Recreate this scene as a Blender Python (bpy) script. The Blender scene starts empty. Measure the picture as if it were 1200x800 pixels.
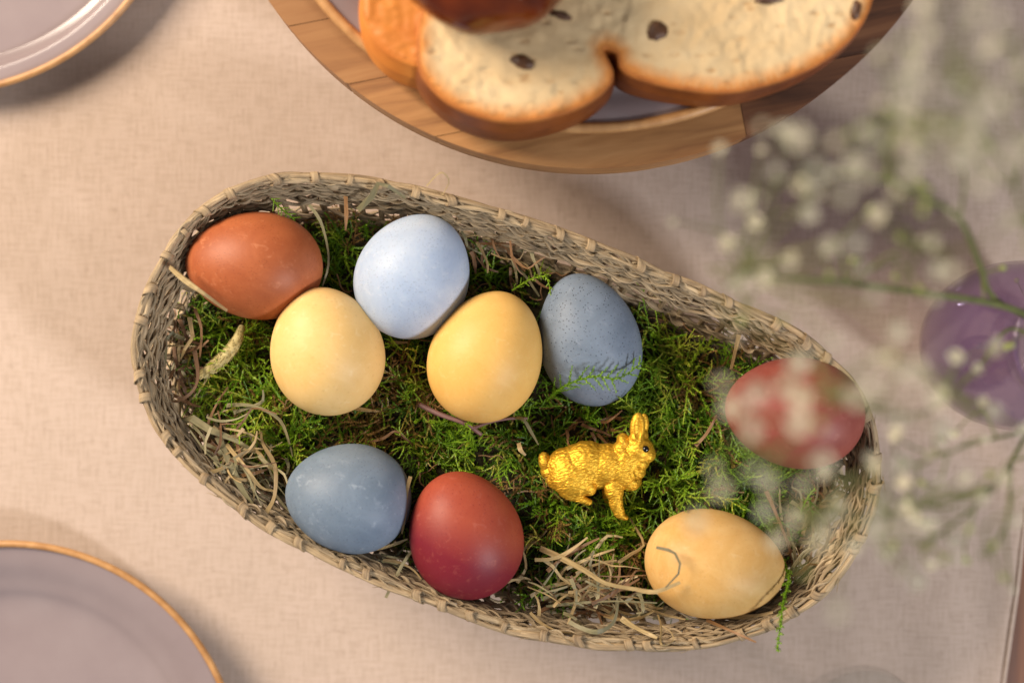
import bpy, bmesh, math, random
import numpy as np
from mathutils import Vector, Matrix, noise
R = math.radians
rng = np.random.default_rng(11)
random.seed(11)
C = bpy.context.scene.collection
scn = bpy.context.scene

# ------------------------------------------------------------------ camera, world, lights, exposure
CAM_H = 0.65                      # lens height above the table, looking straight down
cam_d = bpy.data.cameras.new('camera'); cam = bpy.data.objects.new('camera', cam_d); C.objects.link(cam)
cam.location = (0, 0, CAM_H); cam_d.lens = 50; cam_d.sensor_width = 36
cam_d.clip_start = 0.01; cam_d.clip_end = 50
cam_d.dof.use_dof = True; cam_d.dof.focus_distance = 0.592; cam_d.dof.aperture_fstop = 2.8
scn.camera = cam

world = bpy.data.worlds.new('World'); scn.world = world; world.use_nodes = True
bg = world.node_tree.nodes['Background']; bg.inputs[0].default_value = (0.96, 0.95, 1.0, 1); bg.inputs[1].default_value = 0.23

def area(name, loc, target, size, size_y, power, col):
    l = bpy.data.lights.new(name, 'AREA'); l.shape = 'RECTANGLE'; l.size = size; l.size_y = size_y
    l.energy = power; l.color = col
    o = bpy.data.objects.new(name, l); C.objects.link(o); o.location = loc
    d = Vector(target) - Vector(loc); o.rotation_euler = d.to_track_quat('-Z', 'Y').to_euler()
    return o
area('lamp_warm', (-1.00, 0.58, 0.78), (-0.05, 0, 0), 0.60, 0.60, 35, (1.0, 0.85, 0.69))
area('lamp_window', (1.05, -0.85, 1.05), (0, 0, 0), 0.18, 0.22, 20, (0.96, 0.96, 1.0))

scn.view_settings.view_transform = 'Standard'; scn.view_settings.look = 'None'
scn.view_settings.exposure = 0.0; scn.view_settings.gamma = 1.0
scn.view_settings.use_curve_mapping = False

# ------------------------------------------------------------------ helpers
def P(px, py, z=0.0):
    """photo pixel (1200x800) -> world point at height z above the table"""
    k = (CAM_H - z) * 0.0006
    return Vector(((px - 600) * k, (400 - py) * k, z))
def mpp(z): return (CAM_H - z) * 0.0006
def lin(r, g, b):
    f = lambda c: (c / 255 / 12.92) if c / 255 <= 0.04045 else ((c / 255 + 0.055) / 1.055) ** 2.4
    return (f(r), f(g), f(b), 1)
def tag(o, label=None, cat=None, group=None, kind=None):
    if label: o['label'] = label
    if cat: o['category'] = cat
    if group: o['group'] = group
    if kind: o['kind'] = kind
    return o
def link(name, me, parent=None):
    o = bpy.data.objects.new(name, me); C.objects.link(o)
    if parent is not None: o.parent = parent
    return o
def empty(name, loc=(0, 0, 0)):
    o = bpy.data.objects.new(name, None); C.objects.link(o); o.location = loc; o.empty_display_size = 0.01
    return o
class MB:
    def __init__(self): self.v = []; self.f = []; self.uv = []; self.m = []
    def add(self, v, f, uv=None, mi=0):
        n = len(self.v); self.v.extend([tuple(x) for x in v])
        self.f.extend([tuple(i + n for i in q) for q in f]); self.m.extend([mi] * len(f))
        self.uv.extend(uv if uv is not None else [(0, 0)] * len(v))
    def mesh(self, name, mats, smooth=True):
        me = bpy.data.meshes.new(name); me.from_pydata(self.v, [], self.f); me.validate(verbose=False)
        for m in (mats if isinstance(mats, (list, tuple)) else [mats]): me.materials.append(m)
        if len(me.polygons) == len(self.m): me.polygons.foreach_set('material_index', self.m)
        if smooth: me.polygons.foreach_set('use_smooth', [True] * len(me.polygons))
        uvl = me.uv_layers.new(name='UVMap')
        li = np.empty(len(me.loops), dtype=np.int32); me.loops.foreach_get('vertex_index', li)
        uvl.data.foreach_set('uv', np.asarray(self.uv, dtype=np.float32)[li].ravel())
        me.update(); return me
    def build(self, name, mats, parent=None, smooth=True): return link(name, self.mesh(name, mats, smooth), parent)

def tube(pts, w, h, n=6, up=None, closed=False, caps=True, u0=0.0):
    """flattened tube: half-width w (in-plane, across 'up'), half-height h along up; arrays or scalars; smooth frames"""
    p = np.asarray(pts, float); N = len(p)
    w = np.broadcast_to(np.asarray(w, float), (N,)); h = np.broadcast_to(np.asarray(h, float), (N,))
    if closed: t = np.roll(p, -1, 0) - np.roll(p, 1, 0)
    else: t = np.gradient(p, axis=0)
    t /= np.linalg.norm(t, axis=1)[:, None] + 1e-12
    if up is None:
        a = np.array([0, 0, 1.0]) if abs(t[0, 2]) < 0.9 else np.array([1.0, 0, 0])
        ups = np.zeros_like(p)
        for i in range(N):
            a = a - t[i] * np.dot(a, t[i]); a /= np.linalg.norm(a) + 1e-12; ups[i] = a
    else:
        ups = np.broadcast_to(np.asarray(up, float), p.shape).copy()
        ups -= t * (ups * t).sum(1)[:, None]; ups /= np.linalg.norm(ups, axis=1)[:, None] + 1e-12
    side = np.cross(t, ups)
    ang = np.arange(n) * 2 * math.pi / n + (math.pi / n if n == 4 else 0)
    ring = p[:, None, :] + side[:, None, :] * (np.cos(ang)[None, :, None] * w[:, None, None]) + ups[:, None, :] * (np.sin(ang)[None, :, None] * h[:, None, None])
    s = np.r_[0, np.cumsum(np.linalg.norm(np.diff(p, axis=0), axis=1))] + u0
    uv = [(s[i], k / n) for i in range(N) for k in range(n)]
    f = []
    M = N if closed else N - 1
    for i in range(M):
        a = i * n; b = ((i + 1) % N) * n
        for k in range(n):
            k2 = (k + 1) % n; f.append((a + k, a + k2, b + k2, b + k))
    if caps and not closed:
        f.append(tuple(range(n))[::-1]); f.append(tuple((N - 1) * n + k for k in range(n)))
    return ring.reshape(-1, 3), f, uv

def catmull(pts, per=6, closed=False):
    p = [np.asarray(q, float) for q in pts]; n = len(p); out = []
    for i in range(n if closed else n - 1):
        if closed: a, b, c, d = p[i - 1], p[i], p[(i + 1) % n], p[(i + 2) % n]
        else: a, b, c, d = p[max(i - 1, 0)], p[i], p[i + 1], p[min(i + 2, n - 1)]
        for k in range(per):
            t = k / per
            out.append(0.5 * ((2 * b) + (-a + c) * t + (2 * a - 5 * b + 4 * c - d) * t * t + (-a + 3 * b - 3 * c + d) * t ** 3))
    if not closed: out.append(p[-1])
    return np.array(out)

def lathe(profile, n=96):
    """profile list of (r, z); returns verts, faces"""
    v = []; f = []; uv = []
    for (r, z) in profile:
        for k in range(n):
            a = 2 * math.pi * k / n; v.append((r * math.cos(a), r * math.sin(a), z)); uv.append((k / n, r))
    for i in range(len(profile) - 1):
        for k in range(n):
            k2 = (k + 1) % n; f.append((i * n + k, i * n + k2, (i + 1) * n + k2, (i + 1) * n + k))
    return v, f, uv

# ------------------------------------------------------------------ materials
class NT:
    def __init__(self, name):
        self.m = bpy.data.materials.new(name); self.m.use_nodes = True
        self.t = self.m.node_tree; self.b = self.t.nodes['Principled BSDF']
    def n(self, typ, **kw):
        nd = self.t.nodes.new(typ)
        for k, v in kw.items():
            if k.startswith('_'): setattr(nd, k[1:], v)
            else: nd.inputs[k].default_value = v
        return nd
    def l(self, a, b): self.t.links.new(a, b)
    def coord(self, kind='Object', scale=(1, 1, 1), rot=(0, 0, 0)):
        tc = self.n('ShaderNodeTexCoord'); mp = self.n('ShaderNodeMapping'); mp.inputs['Scale'].default_value = scale
        mp.inputs['Rotation'].default_value = rot
        self.l(tc.outputs[kind], mp.inputs['Vector']); return mp.outputs[0]
    def noise(self, vec, scale, detail=3, rough=0.55, dist=0.0):
        nd = self.n('ShaderNodeTexNoise', Scale=scale, Detail=detail, Roughness=rough, Distortion=dist)
        if vec is not None: self.l(vec, nd.inputs['Vector'])
        return nd.outputs['Fac']
    def ramp(self, fac, stops):
        r = self.n('ShaderNodeValToRGB'); e = r.color_ramp.elements
        while len(e) < len(stops): e.new(0.5)
        for i, (p, c) in enumerate(stops): e[i].position = p; e[i].color = c if len(c) == 4 else (*c, 1)
        self.l(fac, r.inputs[0]); return r.outputs[0]
    def mix(self, fac, a, b, mode='MIX'):
        m = self.n('ShaderNodeMix'); m.data_type = 'RGBA'; m.blend_type = mode
        for s, v in ((m.inputs[0], fac), (m.inputs[6], a), (m.inputs[7], b)):
            if hasattr(v, 'default_value') or hasattr(v, 'is_output'): self.l(v, s)
            else: s.default_value = v
        return m.outputs[2]
    def math(self, op, a, b=0.0):
        m = self.n('ShaderNodeMath'); m.operation = op
        for s, v in ((m.inputs[0], a), (m.inputs[1], b)):
            if hasattr(v, 'is_output'): self.l(v, s)
            else: s.default_value = v
        return m.outputs[0]
    def bump(self, h, strength=0.3, dist=0.0005):
        b = self.n('ShaderNodeBump', Strength=strength, Distance=dist); self.l(h, b.inputs['Height'])
        self.l(b.outputs[0], self.b.inputs['Normal'])
    def col(self, c):
        if hasattr(c, 'is_output'): self.l(c, self.b.inputs['Base Color'])
        else: self.b.inputs['Base Color'].default_value = c
    def set(self, **kw):
        for k, v in kw.items(): self.b.inputs[k.replace('_', ' ')].default_value = v
        return self.m
    def rnd(self): return self.n('ShaderNodeObjectInfo').outputs['Random']

def g(v): return (v, v, v, 1)

def mat_linen():
    t = NT('linen')
    a = t.noise(t.coord('Object', (1000, 75, 1)), 1, 3, 0.65); b = t.noise(t.coord('Object', (85, 950, 1)), 1, 3, 0.65)
    big = t.noise(t.coord('Object', (22, 22, 1)), 1, 3)
    fine = t.noise(t.coord('Object', (1500, 1500, 1)), 1, 2)
    th = t.math('ADD', a, b)
    c = t.ramp(th, [(0.70, lin(178, 157, 140)), (1.0, lin(185, 164, 147)), (1.25, lin(192, 171, 155))])
    fl = t.noise(t.coord('Object', (330, 110, 1)), 1, 4, 0.72)
    fl2 = t.noise(t.coord('Object', (120, 360, 1)), 1, 4, 0.72)
    fk = t.ramp(t.math('MAXIMUM', fl, fl2), [(0.58, g(0)), (0.80, g(0.48))])
    c = t.mix(fk, c, lin(128, 104, 86))
    c = t.mix(t.ramp(big, [(0.35, g(0)), (0.7, g(0.25))]), c, lin(172, 153, 136))
    t.col(c); t.bump(t.math('ADD', th, t.math('MULTIPLY', fine, 0.5)), 0.5, 0.0003)
    return t.set(Roughness=0.92, Sheen_Weight=0.1)
def mat_wood(name, dark, mid, light, along=14, across=190):
    t = NT(name); r = t.rnd()
    v = t.coord('Object', (along, across, across))
    off = t.n('ShaderNodeVectorMath'); off.operation = 'ADD'; t.l(v, off.inputs[0])
    cmb = t.n('ShaderNodeCombineXYZ'); t.l(t.math('MULTIPLY', r, 37.0), cmb.inputs[1]); t.l(t.math('MULTIPLY', r, 11.0), cmb.inputs[0])
    t.l(cmb.outputs[0], off.inputs[1])
    n1 = t.noise(off.outputs[0], 1, 5, 0.6, 0.6)
    c = t.ramp(n1, [(0.3, dark), (0.5, mid), (0.72, light)])
    c = t.mix(t.ramp(r, [(0, g(0)), (1, g(0.65))]), c, dark)
    t.col(c); t.bump(n1, 0.25, 0.0004)
    return t.set(Roughness=0.5)
def mat_glaze():
    t = NT('mauve_glaze')
    n1 = t.noise(t.coord('Object', (18, 18, 18)), 1, 4); n2 = t.noise(t.coord('Object', (900, 900, 900)), 1, 2)
    c = t.ramp(n1, [(0.3, lin(138, 123, 123)), (0.7, lin(152, 138, 137))])
    c = t.mix(t.ramp(n2, [(0.68, g(0)), (0.76, g(0.25))]), c, lin(120, 96, 98))
    t.col(c); t.bump(n1, 0.06, 0.001)
    return t.set(Roughness=0.15)
def mat_rim():
    t = NT('bare_clay_rim')
    n1 = t.noise(t.coord('Object', (150, 150, 150)), 1, 3)
    t.col(t.ramp(n1, [(0.3, lin(168, 120, 72)), (0.7, lin(200, 152, 98))]))
    return t.set(Roughness=0.4)
def mat_reed(name, a, b, c):
    t = NT(name); r = t.rnd()
    tc = t.n('ShaderNodeTexCoord'); mp = t.n('ShaderNodeMapping'); mp.inputs['Scale'].default_value = (110, 13, 1)
    t.l(tc.outputs['UV'], mp.inputs['Vector']); 
    off = t.n('ShaderNodeVectorMath'); off.operation = 'ADD'; t.l(mp.outputs[0], off.inputs[0])
    cmb = t.n('ShaderNodeCombineXYZ'); t.l(t.math('MULTIPLY', r, 53.0), cmb.inputs[2]); t.l(cmb.outputs[0], off.inputs[1])
    n1 = t.noise(off.outputs[0], 1.0, 4, 0.6)
    n2 = t.noise(t.coord('Object', (55, 55, 90)), 1, 2)
    col = t.ramp(n1, [(0.36, a), (0.5, b), (0.62, c)])
    col = t.mix(t.ramp(n2, [(0.4, g(0)), (0.65, g(0.55))]), col, a)
    col = t.mix(t.ramp(r, [(0, g(0)), (1, g(0.4))]), col, c)
    t.col(col); t.bump(n1, 0.9, 0.0005)
    return t.set(Roughness=0.66)
def mat_egg(name, base, var, speck, speck_amt=0.5, speck_size=700, grad=None, rough=0.5, pale=None):
    t = NT(name)
    v = t.coord('Object')
    n1 = t.noise(t.coord('Object', (50, 50, 50)), 1, 6, 0.68, 0.6)
    c = t.mix(t.ramp(n1, [(0.32, g(0)), (0.68, g(1))]), base, var)
    if grad:                                       # second dye bath along one direction of the shell
        (gx, gy), col2, lo, hi = grad
        sx = t.n('ShaderNodeSeparateXYZ'); t.l(v, sx.inputs[0])
        d = t.math('ADD', t.math('MULTIPLY', sx.outputs[0], gx * 40), t.math('MULTIPLY', sx.outputs[1], gy * 40))
        d = t.math('ADD', d, t.math('MULTIPLY', t.math('SUBTRACT', n1, 0.5), 0.5))
        c = t.mix(t.ramp(t.math('ADD', d, 0.5), [(lo, g(0)), (hi, g(1))]), c, col2)
    if pale:
        n3 = t.noise(t.coord('Object', (300, 300, 300)), 1, 5, 0.7, 0.8)
        c = t.mix(t.ramp(n3, [(0.57, g(0)), (0.74, g(0.5))]), c, pale)
    vo = t.n('ShaderNodeTexVoronoi', Scale=speck_size); t.l(v, vo.inputs['Vector'])
    n4 = t.noise(t.coord('Object', (80, 80, 80)), 1, 2)
    dots = t.math('MULTIPLY', t.ramp(vo.outputs['Distance'], [(0.13, g(1)), (0.26, g(0))]), t.ramp(n4, [(0.32, g(0)), (0.52, g(speck_amt))]))
    vo2 = t.n('ShaderNodeTexVoronoi', Scale=speck_size * 0.33); t.l(v, vo2.inputs['Vector'])
    dots2 = t.math('MULTIPLY', t.ramp(vo2.outputs['Distance'], [(0.05, g(1)), (0.09, g(0))]), t.math('MULTIPLY', t.ramp(n4, [(0.5, g(0)), (0.56, g(1))]), speck_amt))
    c = t.mix(t.math('MAXIMUM', dots, dots2), c, speck)
    t.col(c)
    pore = t.noise(v, 1300, 3); t.bump(pore, 0.22, 0.0003)
    return t.set(Roughness=rough, Specular_IOR_Level=0.32, Subsurface_Weight=0.06, Subsurface_Radius=(0.004, 0.002, 0.001), Subsurface_Scale=1.0)
def mat_moss():
    t = NT('moss_green')
    at = t.n('ShaderNodeAttribute', _attribute_name='tint')
    c = t.ramp(at.outputs['Fac'], [(0.0, lin(60, 94, 14)), (0.35, lin(106, 148, 24)), (0.62, lin(160, 192, 46)), (0.76, lin(180, 176, 66)), (0.84, lin(130, 98, 48)), (1.0, lin(158, 120, 70))])
    t.col(c); t.set(Roughness=0.5)
    tr = t.n('ShaderNodeBsdfTranslucent'); t.l(c, tr.inputs[0])
    mx = t.n('ShaderNodeMixShader'); mx.inputs[0].default_value = 0.22
    out = t.t.nodes['Material Output']; t.l(t.b.outputs[0], mx.inputs[1]); t.l(tr.outputs[0], mx.inputs[2]); t.l(mx.outputs[0], out.inputs[0])
    return t.m
def mat_plain(name, c1, c2, scale, rough=0.6, bump=0.2, **kw):
    t = NT(name); n1 = t.noise(t.coord('Object', (scale,) * 3), 1, 4)
    t.col(t.ramp(n1, [(0.3, c1), (0.7, c2)])); t.bump(n1, bump, 0.0005)
    return t.set(Roughness=rough, **kw)
def mat_hay(name, a, b, c):
    t = NT(name); r = t.rnd()
    tc = t.n('ShaderNodeTexCoord'); mp = t.n('ShaderNodeMapping'); mp.inputs['Scale'].default_value = (90, 9, 1)
    t.l(tc.outputs['UV'], mp.inputs['Vector']); n1 = t.noise(mp.outputs[0], 1, 4, 0.65)
    col = t.ramp(r, [(0, a), (0.5, b), (1, c)])
    col = t.mix(t.ramp(n1, [(0.35, g(0)), (0.65, g(0.85))]), col, a)
    t.col(col); t.bump(n1, 0.6, 0.0003)
    return t.set(Roughness=0.55)
def mat_gold():
    t = NT('gold_leaf')
    n1 = t.noise(t.coord('Object', (700, 2200, 1200), (0, 0, 0.4)), 1, 3, 0.6, 0.4)
    t.col(t.ramp(n1, [(0.3, lin(200, 142, 26)), (0.65, lin(240, 194, 66))])); t.bump(n1, 0.5, 0.0004)
    return t.set(Metallic=0.75, Roughness=0.5)
def mat_crumb():
    t = NT('bread_crumb')
    n1 = t.noise(t.coord('Object', (190, 190, 190)), 1, 5, 0.65); n2 = t.noise(t.coord('Object', (30, 46, 30)), 1, 4, 0.6, 0.5)
    vo = t.n('ShaderNodeTexVoronoi', Scale=170.0, Randomness=1.0); t.l(t.coord('Object', (0.6, 1.3, 1), (0, 0, 0.5)), vo.inputs['Vector'])
    pores = t.ramp(vo.outputs['Distance'], [(0.10, g(1)), (0.3, g(0))])
    c = t.ramp(n2, [(0.3, lin(202, 172, 126)), (0.7, lin(218, 192, 148))])
    c = t.mix(t.math('MULTIPLY', pores, t.ramp(n1, [(0.40, g(0)), (0.62, g(0.8))])), c, lin(168, 124, 74))
    at = t.n('ShaderNodeAttribute', _attribute_name='edge')
    e = t.math('ADD', at.outputs['Fac'], t.math('MULTIPLY', t.math('SUBTRACT', n1, 0.5), 0.5))
    c = t.mix(t.ramp(e, [(0.06, g(0.95)), (0.3, g(0.5)), (0.62, g(0))]), c, lin(198, 126, 54))
    t.col(c); t.bump(t.math('SUBTRACT', n1, t.math('MULTIPLY', pores, 0.8)), 0.45, 0.0012)
    return t.set(Roughness=0.9)
def mat_glass(name, col, body=0.0, tint=None, rough=0.04):
    """thin glass: tinted see-through wall, clear-coat gloss by viewing angle, optional milky body colour"""
    t = NT(name); n1 = t.noise(t.coord('Object', (60, 60, 60)), 1, 3)
    t.col(t.mix(t.ramp(n1, [(0.3, g(0)), (0.7, g(0.5))]), col, tuple(min(1, x * 0.7) for x in col[:3]) + (1,)))
    t.set(Roughness=rough)
    tr = t.n('ShaderNodeBsdfTransparent'); tr.inputs[0].default_value = tint or col
    gl = t.n('ShaderNodeBsdfGlossy', Roughness=rough); lw = t.n('ShaderNodeLayerWeight', Blend=0.5); fr = t.math('ADD', t.math('MULTIPLY', t.math('POWER', lw.outputs['Facing'], 4.0), 0.6), 0.035)
    a = t.n('ShaderNodeMixShader'); a.inputs[0].default_value = body; t.l(tr.outputs[0], a.inputs[1]); t.l(t.b.outputs[0], a.inputs[2])
    b = t.n('ShaderNodeMixShader'); t.l(fr, b.inputs[0]); t.l(a.outputs[0], b.inputs[1]); t.l(gl.outputs[0], b.inputs[2])
    t.l(b.outputs[0], t.t.nodes['Material Output'].inputs[0]); return t.m

M = dict(
    linen=mat_linen(),
    table=mat_wood('walnut_table', lin(74, 40, 20), lin(110, 64, 34), lin(140, 90, 52), 9, 120),
    darkboard=mat_wood('dark_acacia_strip', lin(72, 42, 24), lin(112, 70, 42), lin(140, 94, 60), 12, 170),
    board=mat_wood('acacia_board', lin(130, 86, 48), lin(168, 119, 70), lin(190, 142, 90), 10, 110),
    glaze=mat_glaze(), rim=mat_rim(),
    weaver=mat_reed('seagrass', lin(94, 78, 58), lin(156, 135, 104), lin(200, 178, 142)),
    rimreed=mat_reed('pale_reed', lin(112, 93, 70), lin(158, 134, 102), lin(196, 170, 130)),
    stake=mat_reed('dark_reed', lin(92, 74, 54), lin(138, 116, 86), lin(174, 150, 114)),
    moss=mat_moss(), soil=mat_plain('moss_litter', lin(26, 22, 10), lin(62, 52, 24), 420, 0.95, 1.0),
    hay=mat_hay('dry_hay', lin(134, 112, 72), lin(186, 158, 106), lin(206, 184, 136)),
    greyhay=mat_hay('grey_green_hay', lin(110, 104, 74), lin(148, 138, 100), lin(168, 152, 110)),
    brownhay=mat_hay('brown_hay', lin(92, 64, 38), lin(138, 98, 60), lin(164, 122, 78)),
    seed=mat_plain('seed_head', lin(168, 150, 92), lin(206, 190, 132), 400, 0.7, 0.3),
    twig=mat_hay('purple_brown_twig', lin(92, 62, 58), lin(122, 86, 80), lin(140, 104, 96)),
    gold=mat_gold(), eye=mat_plain('black_bead', lin(8, 8, 10), lin(16, 16, 20), 300, 0.08, 0.0),
    crumb=mat_crumb(), crust=mat_plain('brown_crust', lin(94, 44, 13), lin(138, 74, 25), 60, 0.45, 0.15),
    toast=mat_plain('toasted_edge', lin(158, 90, 32), lin(190, 118, 48), 130, 0.7, 0.4),
    glazed=mat_plain('dark_glazed_crust', lin(72, 24, 6), lin(122, 52, 14), 50, 0.16, 0.1),
    orange=mat_plain('golden_crust', lin(186, 104, 30), lin(218, 140, 56), 40, 0.6, 0.12),
    raisin=mat_plain('raisin', lin(58, 34, 18), lin(98, 62, 32), 300, 0.5, 0.8),
    purple=mat_glass('purple_glass', lin(130, 106, 136), 0.26, lin(248, 243, 249)), clear=mat_glass('clear_glass', (0.97, 0.98, 0.98, 1), 0.0),
    stem=mat_plain('stem_green', lin(82, 88, 42), lin(110, 114, 60), 200, 0.6, 0.1),
    petal=mat_plain('cream_petal', lin(206, 198, 170), lin(224, 218, 196), 300, 0.7, 0.1),
    calyx=mat_plain('calyx_green', lin(124, 134, 70), lin(158, 164, 96), 300, 0.6, 0.1),
)

# ------------------------------------------------------------------ table and cloth
def slab(name, x0, x1, y0, y1, z0, z1, mat, bev=0.001):
    bm = bmesh.new(); bmesh.ops.create_cube(bm, size=1)
    for v in bm.verts: v.co = Vector((x0 if v.co.x < 0 else x1, y0 if v.co.y < 0 else y1, z0 if v.co.z < 0 else z1))
    bmesh.ops.bevel(bm, geom=bm.edges[:], offset=bev, segments=2, affect='EDGES')
    me = bpy.data.meshes.new(name); bm.to_mesh(me); bm.free(); me.materials.append(mat); return link(name, me)
tbl = tag(empty('table_top', (0, 0, -0.03)), kind='structure')
for i in range(12):                               # boards run up the picture
    o = slab('plank', -0.042, 0.042, -0.65, 0.65, -0.012, 0.0115, M['table'], 0.0012)
    o.parent = tbl; o.location = (-0.55 + i * 0.0845 + 0.02, 0, 0.015); o.rotation_euler = (0, 0, 0)
    me = o.data
for ch in tbl.children:                            # grain lies along the plank: build it on x, turn it
    for v in ch.data.vertices: v.co = Vector((v.co.y, -v.co.x, v.co.z))
    ch.rotation_euler = (0, 0, R(90))

def cloth_z(x, y):
    z = 0.0
    e = (x - 0.10) / 0.12
    if e > 0: z += 0.0011 * min(e, 1) * (1 + math.sin(x * 150 + y * 14 + 2.0 * noise.noise((x * 8, y * 5, 0))))
    z += 0.0007 * (1 + noise.noise((x * 9, y * 7, 3.1)))
    return z - 0.0028
A, B = P(1200, 632), P(1179, 800)
def cloth_edge(y): return A.x + (y - A.y) * (B.x - A.x) / (B.y - A.y) + 0.0006 * noise.noise((y * 30, 0, 0))
m = MB(); NX, NY = 170, 120
ys = np.linspace(-0.55, 0.55, NY + 1)
vv = []; 
for j in range(NY + 1):
    xe = cloth_edge(ys[j])
    for i in range(NX + 1):
        x = -0.55 + (xe + 0.55) * i / NX; z = cloth_z(x, ys[j])
        if i == NX: z -= 0.0002
        if i >= NX - 1: z += 0.0005
        vv.append((x, ys[j], z))
ff = [(j * (NX + 1) + i, j * (NX + 1) + i + 1, (j + 1) * (NX + 1) + i + 1, (j + 1) * (NX + 1) + i) for j in range(NY) for i in range(NX)]
m.add(vv, ff)
cl = m.build('tablecloth', M['linen'])
sol = cl.modifiers.new('thickness', 'SOLIDIFY'); sol.thickness = 0.0007; sol.offset = -1
tag(cl, 'beige pink slubby linen cloth spread under the basket and the plates', 'tablecloth')
hm = MB()
hv, hf, hu = tube([(cloth_edge(y) - 0.0008, y, cloth_z(cloth_edge(y), y) + 0.0004) for y in np.linspace(-0.5, 0.5, 90)], 0.0011, 0.0007, 8)
hm.add(hv, hf, hu); hm.build('hem', M['linen'], cl)

# ------------------------------------------------------------------ plates
def plate(name, px, py, rpx, zrim, label, group=None, base_z=0.0, h=None, rim_r=0.0016, well=0.80, crisp=False):
    c = P(px, py, zrim); Rr = rpx * mpp(zrim); h = zrim - base_z
    t = tag(empty(name, (c.x, c.y, base_z)), label, 'plate', group)
    w = Rr * well
    prof = [(0.0002, 0.0035), (w * 0.5, 0.0034), (w * 0.74, 0.0037), (w * 0.90, 0.0052), (w * 0.98, 0.0082), (w + (Rr - w) * 0.15, h * 0.60), (w + (Rr - w) * 0.5, h * 0.80), (Rr - 0.002, h - 0.0012), (Rr - 0.0008, h - 0.0006)]
    if crisp: prof = [(0.0002, 0.0035), (w * 0.5, 0.0035), (w - 0.007, 0.0035), (w - 0.0045, 0.0037), (w - 0.002, 0.0044), (w + 0.0002, 0.0054), (w + 0.0012, 0.0068), (w + 0.0028, 0.0096), (w + 0.0045, 0.0102), (Rr - 0.003, h - 0.0015), (Rr - 0.0008, h - 0.0014)]
    pr = [tuple(q) for q in catmull(prof, 5)]
    under = [(Rr - 0.0004, h - 0.0022), (Rr - 0.008, h * 0.62), (w + 0.002, 0.004), (w - 0.004, 0.0012), (w * 0.72, 0.0012), (w * 0.70, 0.0), (w * 0.66, 0.0), (w * 0.64, 0.0014), (0.0002, 0.0014)]
    m = MB(); v, f, uv = lathe(pr + under, 128); m.add(v, f, uv); dish = m.build('dish', M['glaze'], t)
    m = MB(); a = np.linspace(0, 2 * math.pi, 160, endpoint=False)
    v, f, uv = tube(np.c_[(Rr - rim_r) * np.cos(a), (Rr - rim_r) * np.sin(a), np.full(160, h - rim_r * 0.7)], rim_r, rim_r, 10, up=(0, 0, 1), closed=True)
    m.add(v, f, uv); m.build('rim_band', M['rim'], dish)
    return t
plate('plate', 7.9, 910, 277, 0.017, 'mauve plate with a tan rim lying empty, no light streak on it')
plate('plate', -72.5, -178, 289.6, 0.012, 'mauve plate with a tan rim and a bright white light streak in its well', well=0.885, crisp=True)

# ------------------------------------------------------------------ round wooden board, serving plate and bread
BZ = 0.086
bc = P(692, -263, BZ); BR = 460.5 * mpp(BZ)
board = tag(empty('cake_stand', (bc.x, bc.y, 0.0)), 'round brown wooden stand of glued strips under the bread plate', 'stand')
ba = R(11); sw = 0.027
row = 0
y = -BR
ro = random.Random(4)
while y < BR - 0.001:
    y1 = min(y + sw, BR)
    half = math.sqrt(max(BR ** 2 - min(abs(y), abs(y1)) ** 2, 0)) if y * y1 > 0 else BR
    cuts = [-half]
    x = -half - ro.uniform(0.0, 0.10)
    if row == 0: cuts += [0.0335]
    elif row == 1: cuts += [-0.05, 0.052]
    else:
        while True:
            x += ro.uniform(0.11, 0.2)
            if x > half - 0.02: break
            if x > -half + 0.02: cuts.append(x)
    cuts.append(half)
    for a_, b_ in zip(cuts[:-1], cuts[1:]):
        a2, b2 = a_ + 0.00012, b_ - 0.00012
        xs = (a2 + b2) / 2 - (b2 - a2) / 2 * np.cos(np.linspace(0, math.pi, 90)); lo = []; hi = []
        for xx in xs:
            s = math.sqrt(max(BR ** 2 - xx * xx, 0)); l_ = max(y + 0.00012, -s); h_ = min(y1 - 0.00012, s)
            if h_ > l_ + 2e-5: lo.append((xx, l_)); hi.append((xx, h_))
        if len(lo) < 3: continue
        poly = lo + hi[::-1]
        z0, z1 = BZ - 0.020, BZ + ro.uniform(-0.00015, 0.00015)
        bm = bmesh.new()
        tv = [bm.verts.new((p[0], p[1], z0)) for p in poly]; fc = bm.faces.new(tv)
        ex = bmesh.ops.extrude_face_region(bm, geom=[fc])
        for v in [q for q in ex['geom'] if isinstance(q, bmesh.types.BMVert)]: v.co.z = z1
        bmesh.ops.recalc_face_normals(bm, faces=bm.faces[:])
        be = [e for e in bm.edges if all(abs(v.co.z - z1) < 1e-6 and abs(math.hypot(v.co.x, v.co.y) - BR) < 0.002 for v in e.verts)]
        if be: bmesh.ops.bevel(bm, geom=be, offset=0.0012, segments=2, affect='EDGES', clamp_overlap=True)
        me = bpy.data.meshes.new('plank'); bm.to_mesh(me); bm.free(); me.materials.append(M['darkboard' if (row < 3 and b_ == cuts[-1]) or (row > 2 and ro.random() < 0.25) else 'board'])
        o = link('plank', me, board); o.rotation_euler = (0, 0, ba)
    y = y1; row += 1
m = MB(); v, f, uv = lathe([tuple(q) for q in catmull([(0.0003, 0.0), (0.070, 0.0), (0.074, 0.004), (0.066, 0.010), (0.030, 0.018), (0.018, 0.035), (0.019, 0.052), (0.034, 0.064), (0.060, BZ - 0.0202), (0.0003, BZ - 0.0201)], 4)], 64)
m.add(v, f, uv); m.build('pedestal', M['board'], board)
sp = plate('serving_plate', 692, -258, 414, BZ + 0.014, 'large mauve serving plate on the wooden stand, holding the bread', base_z=BZ + 0.0002, rim_r=0.0022, well=0.86)
SPZ = BZ + 0.0045

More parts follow.
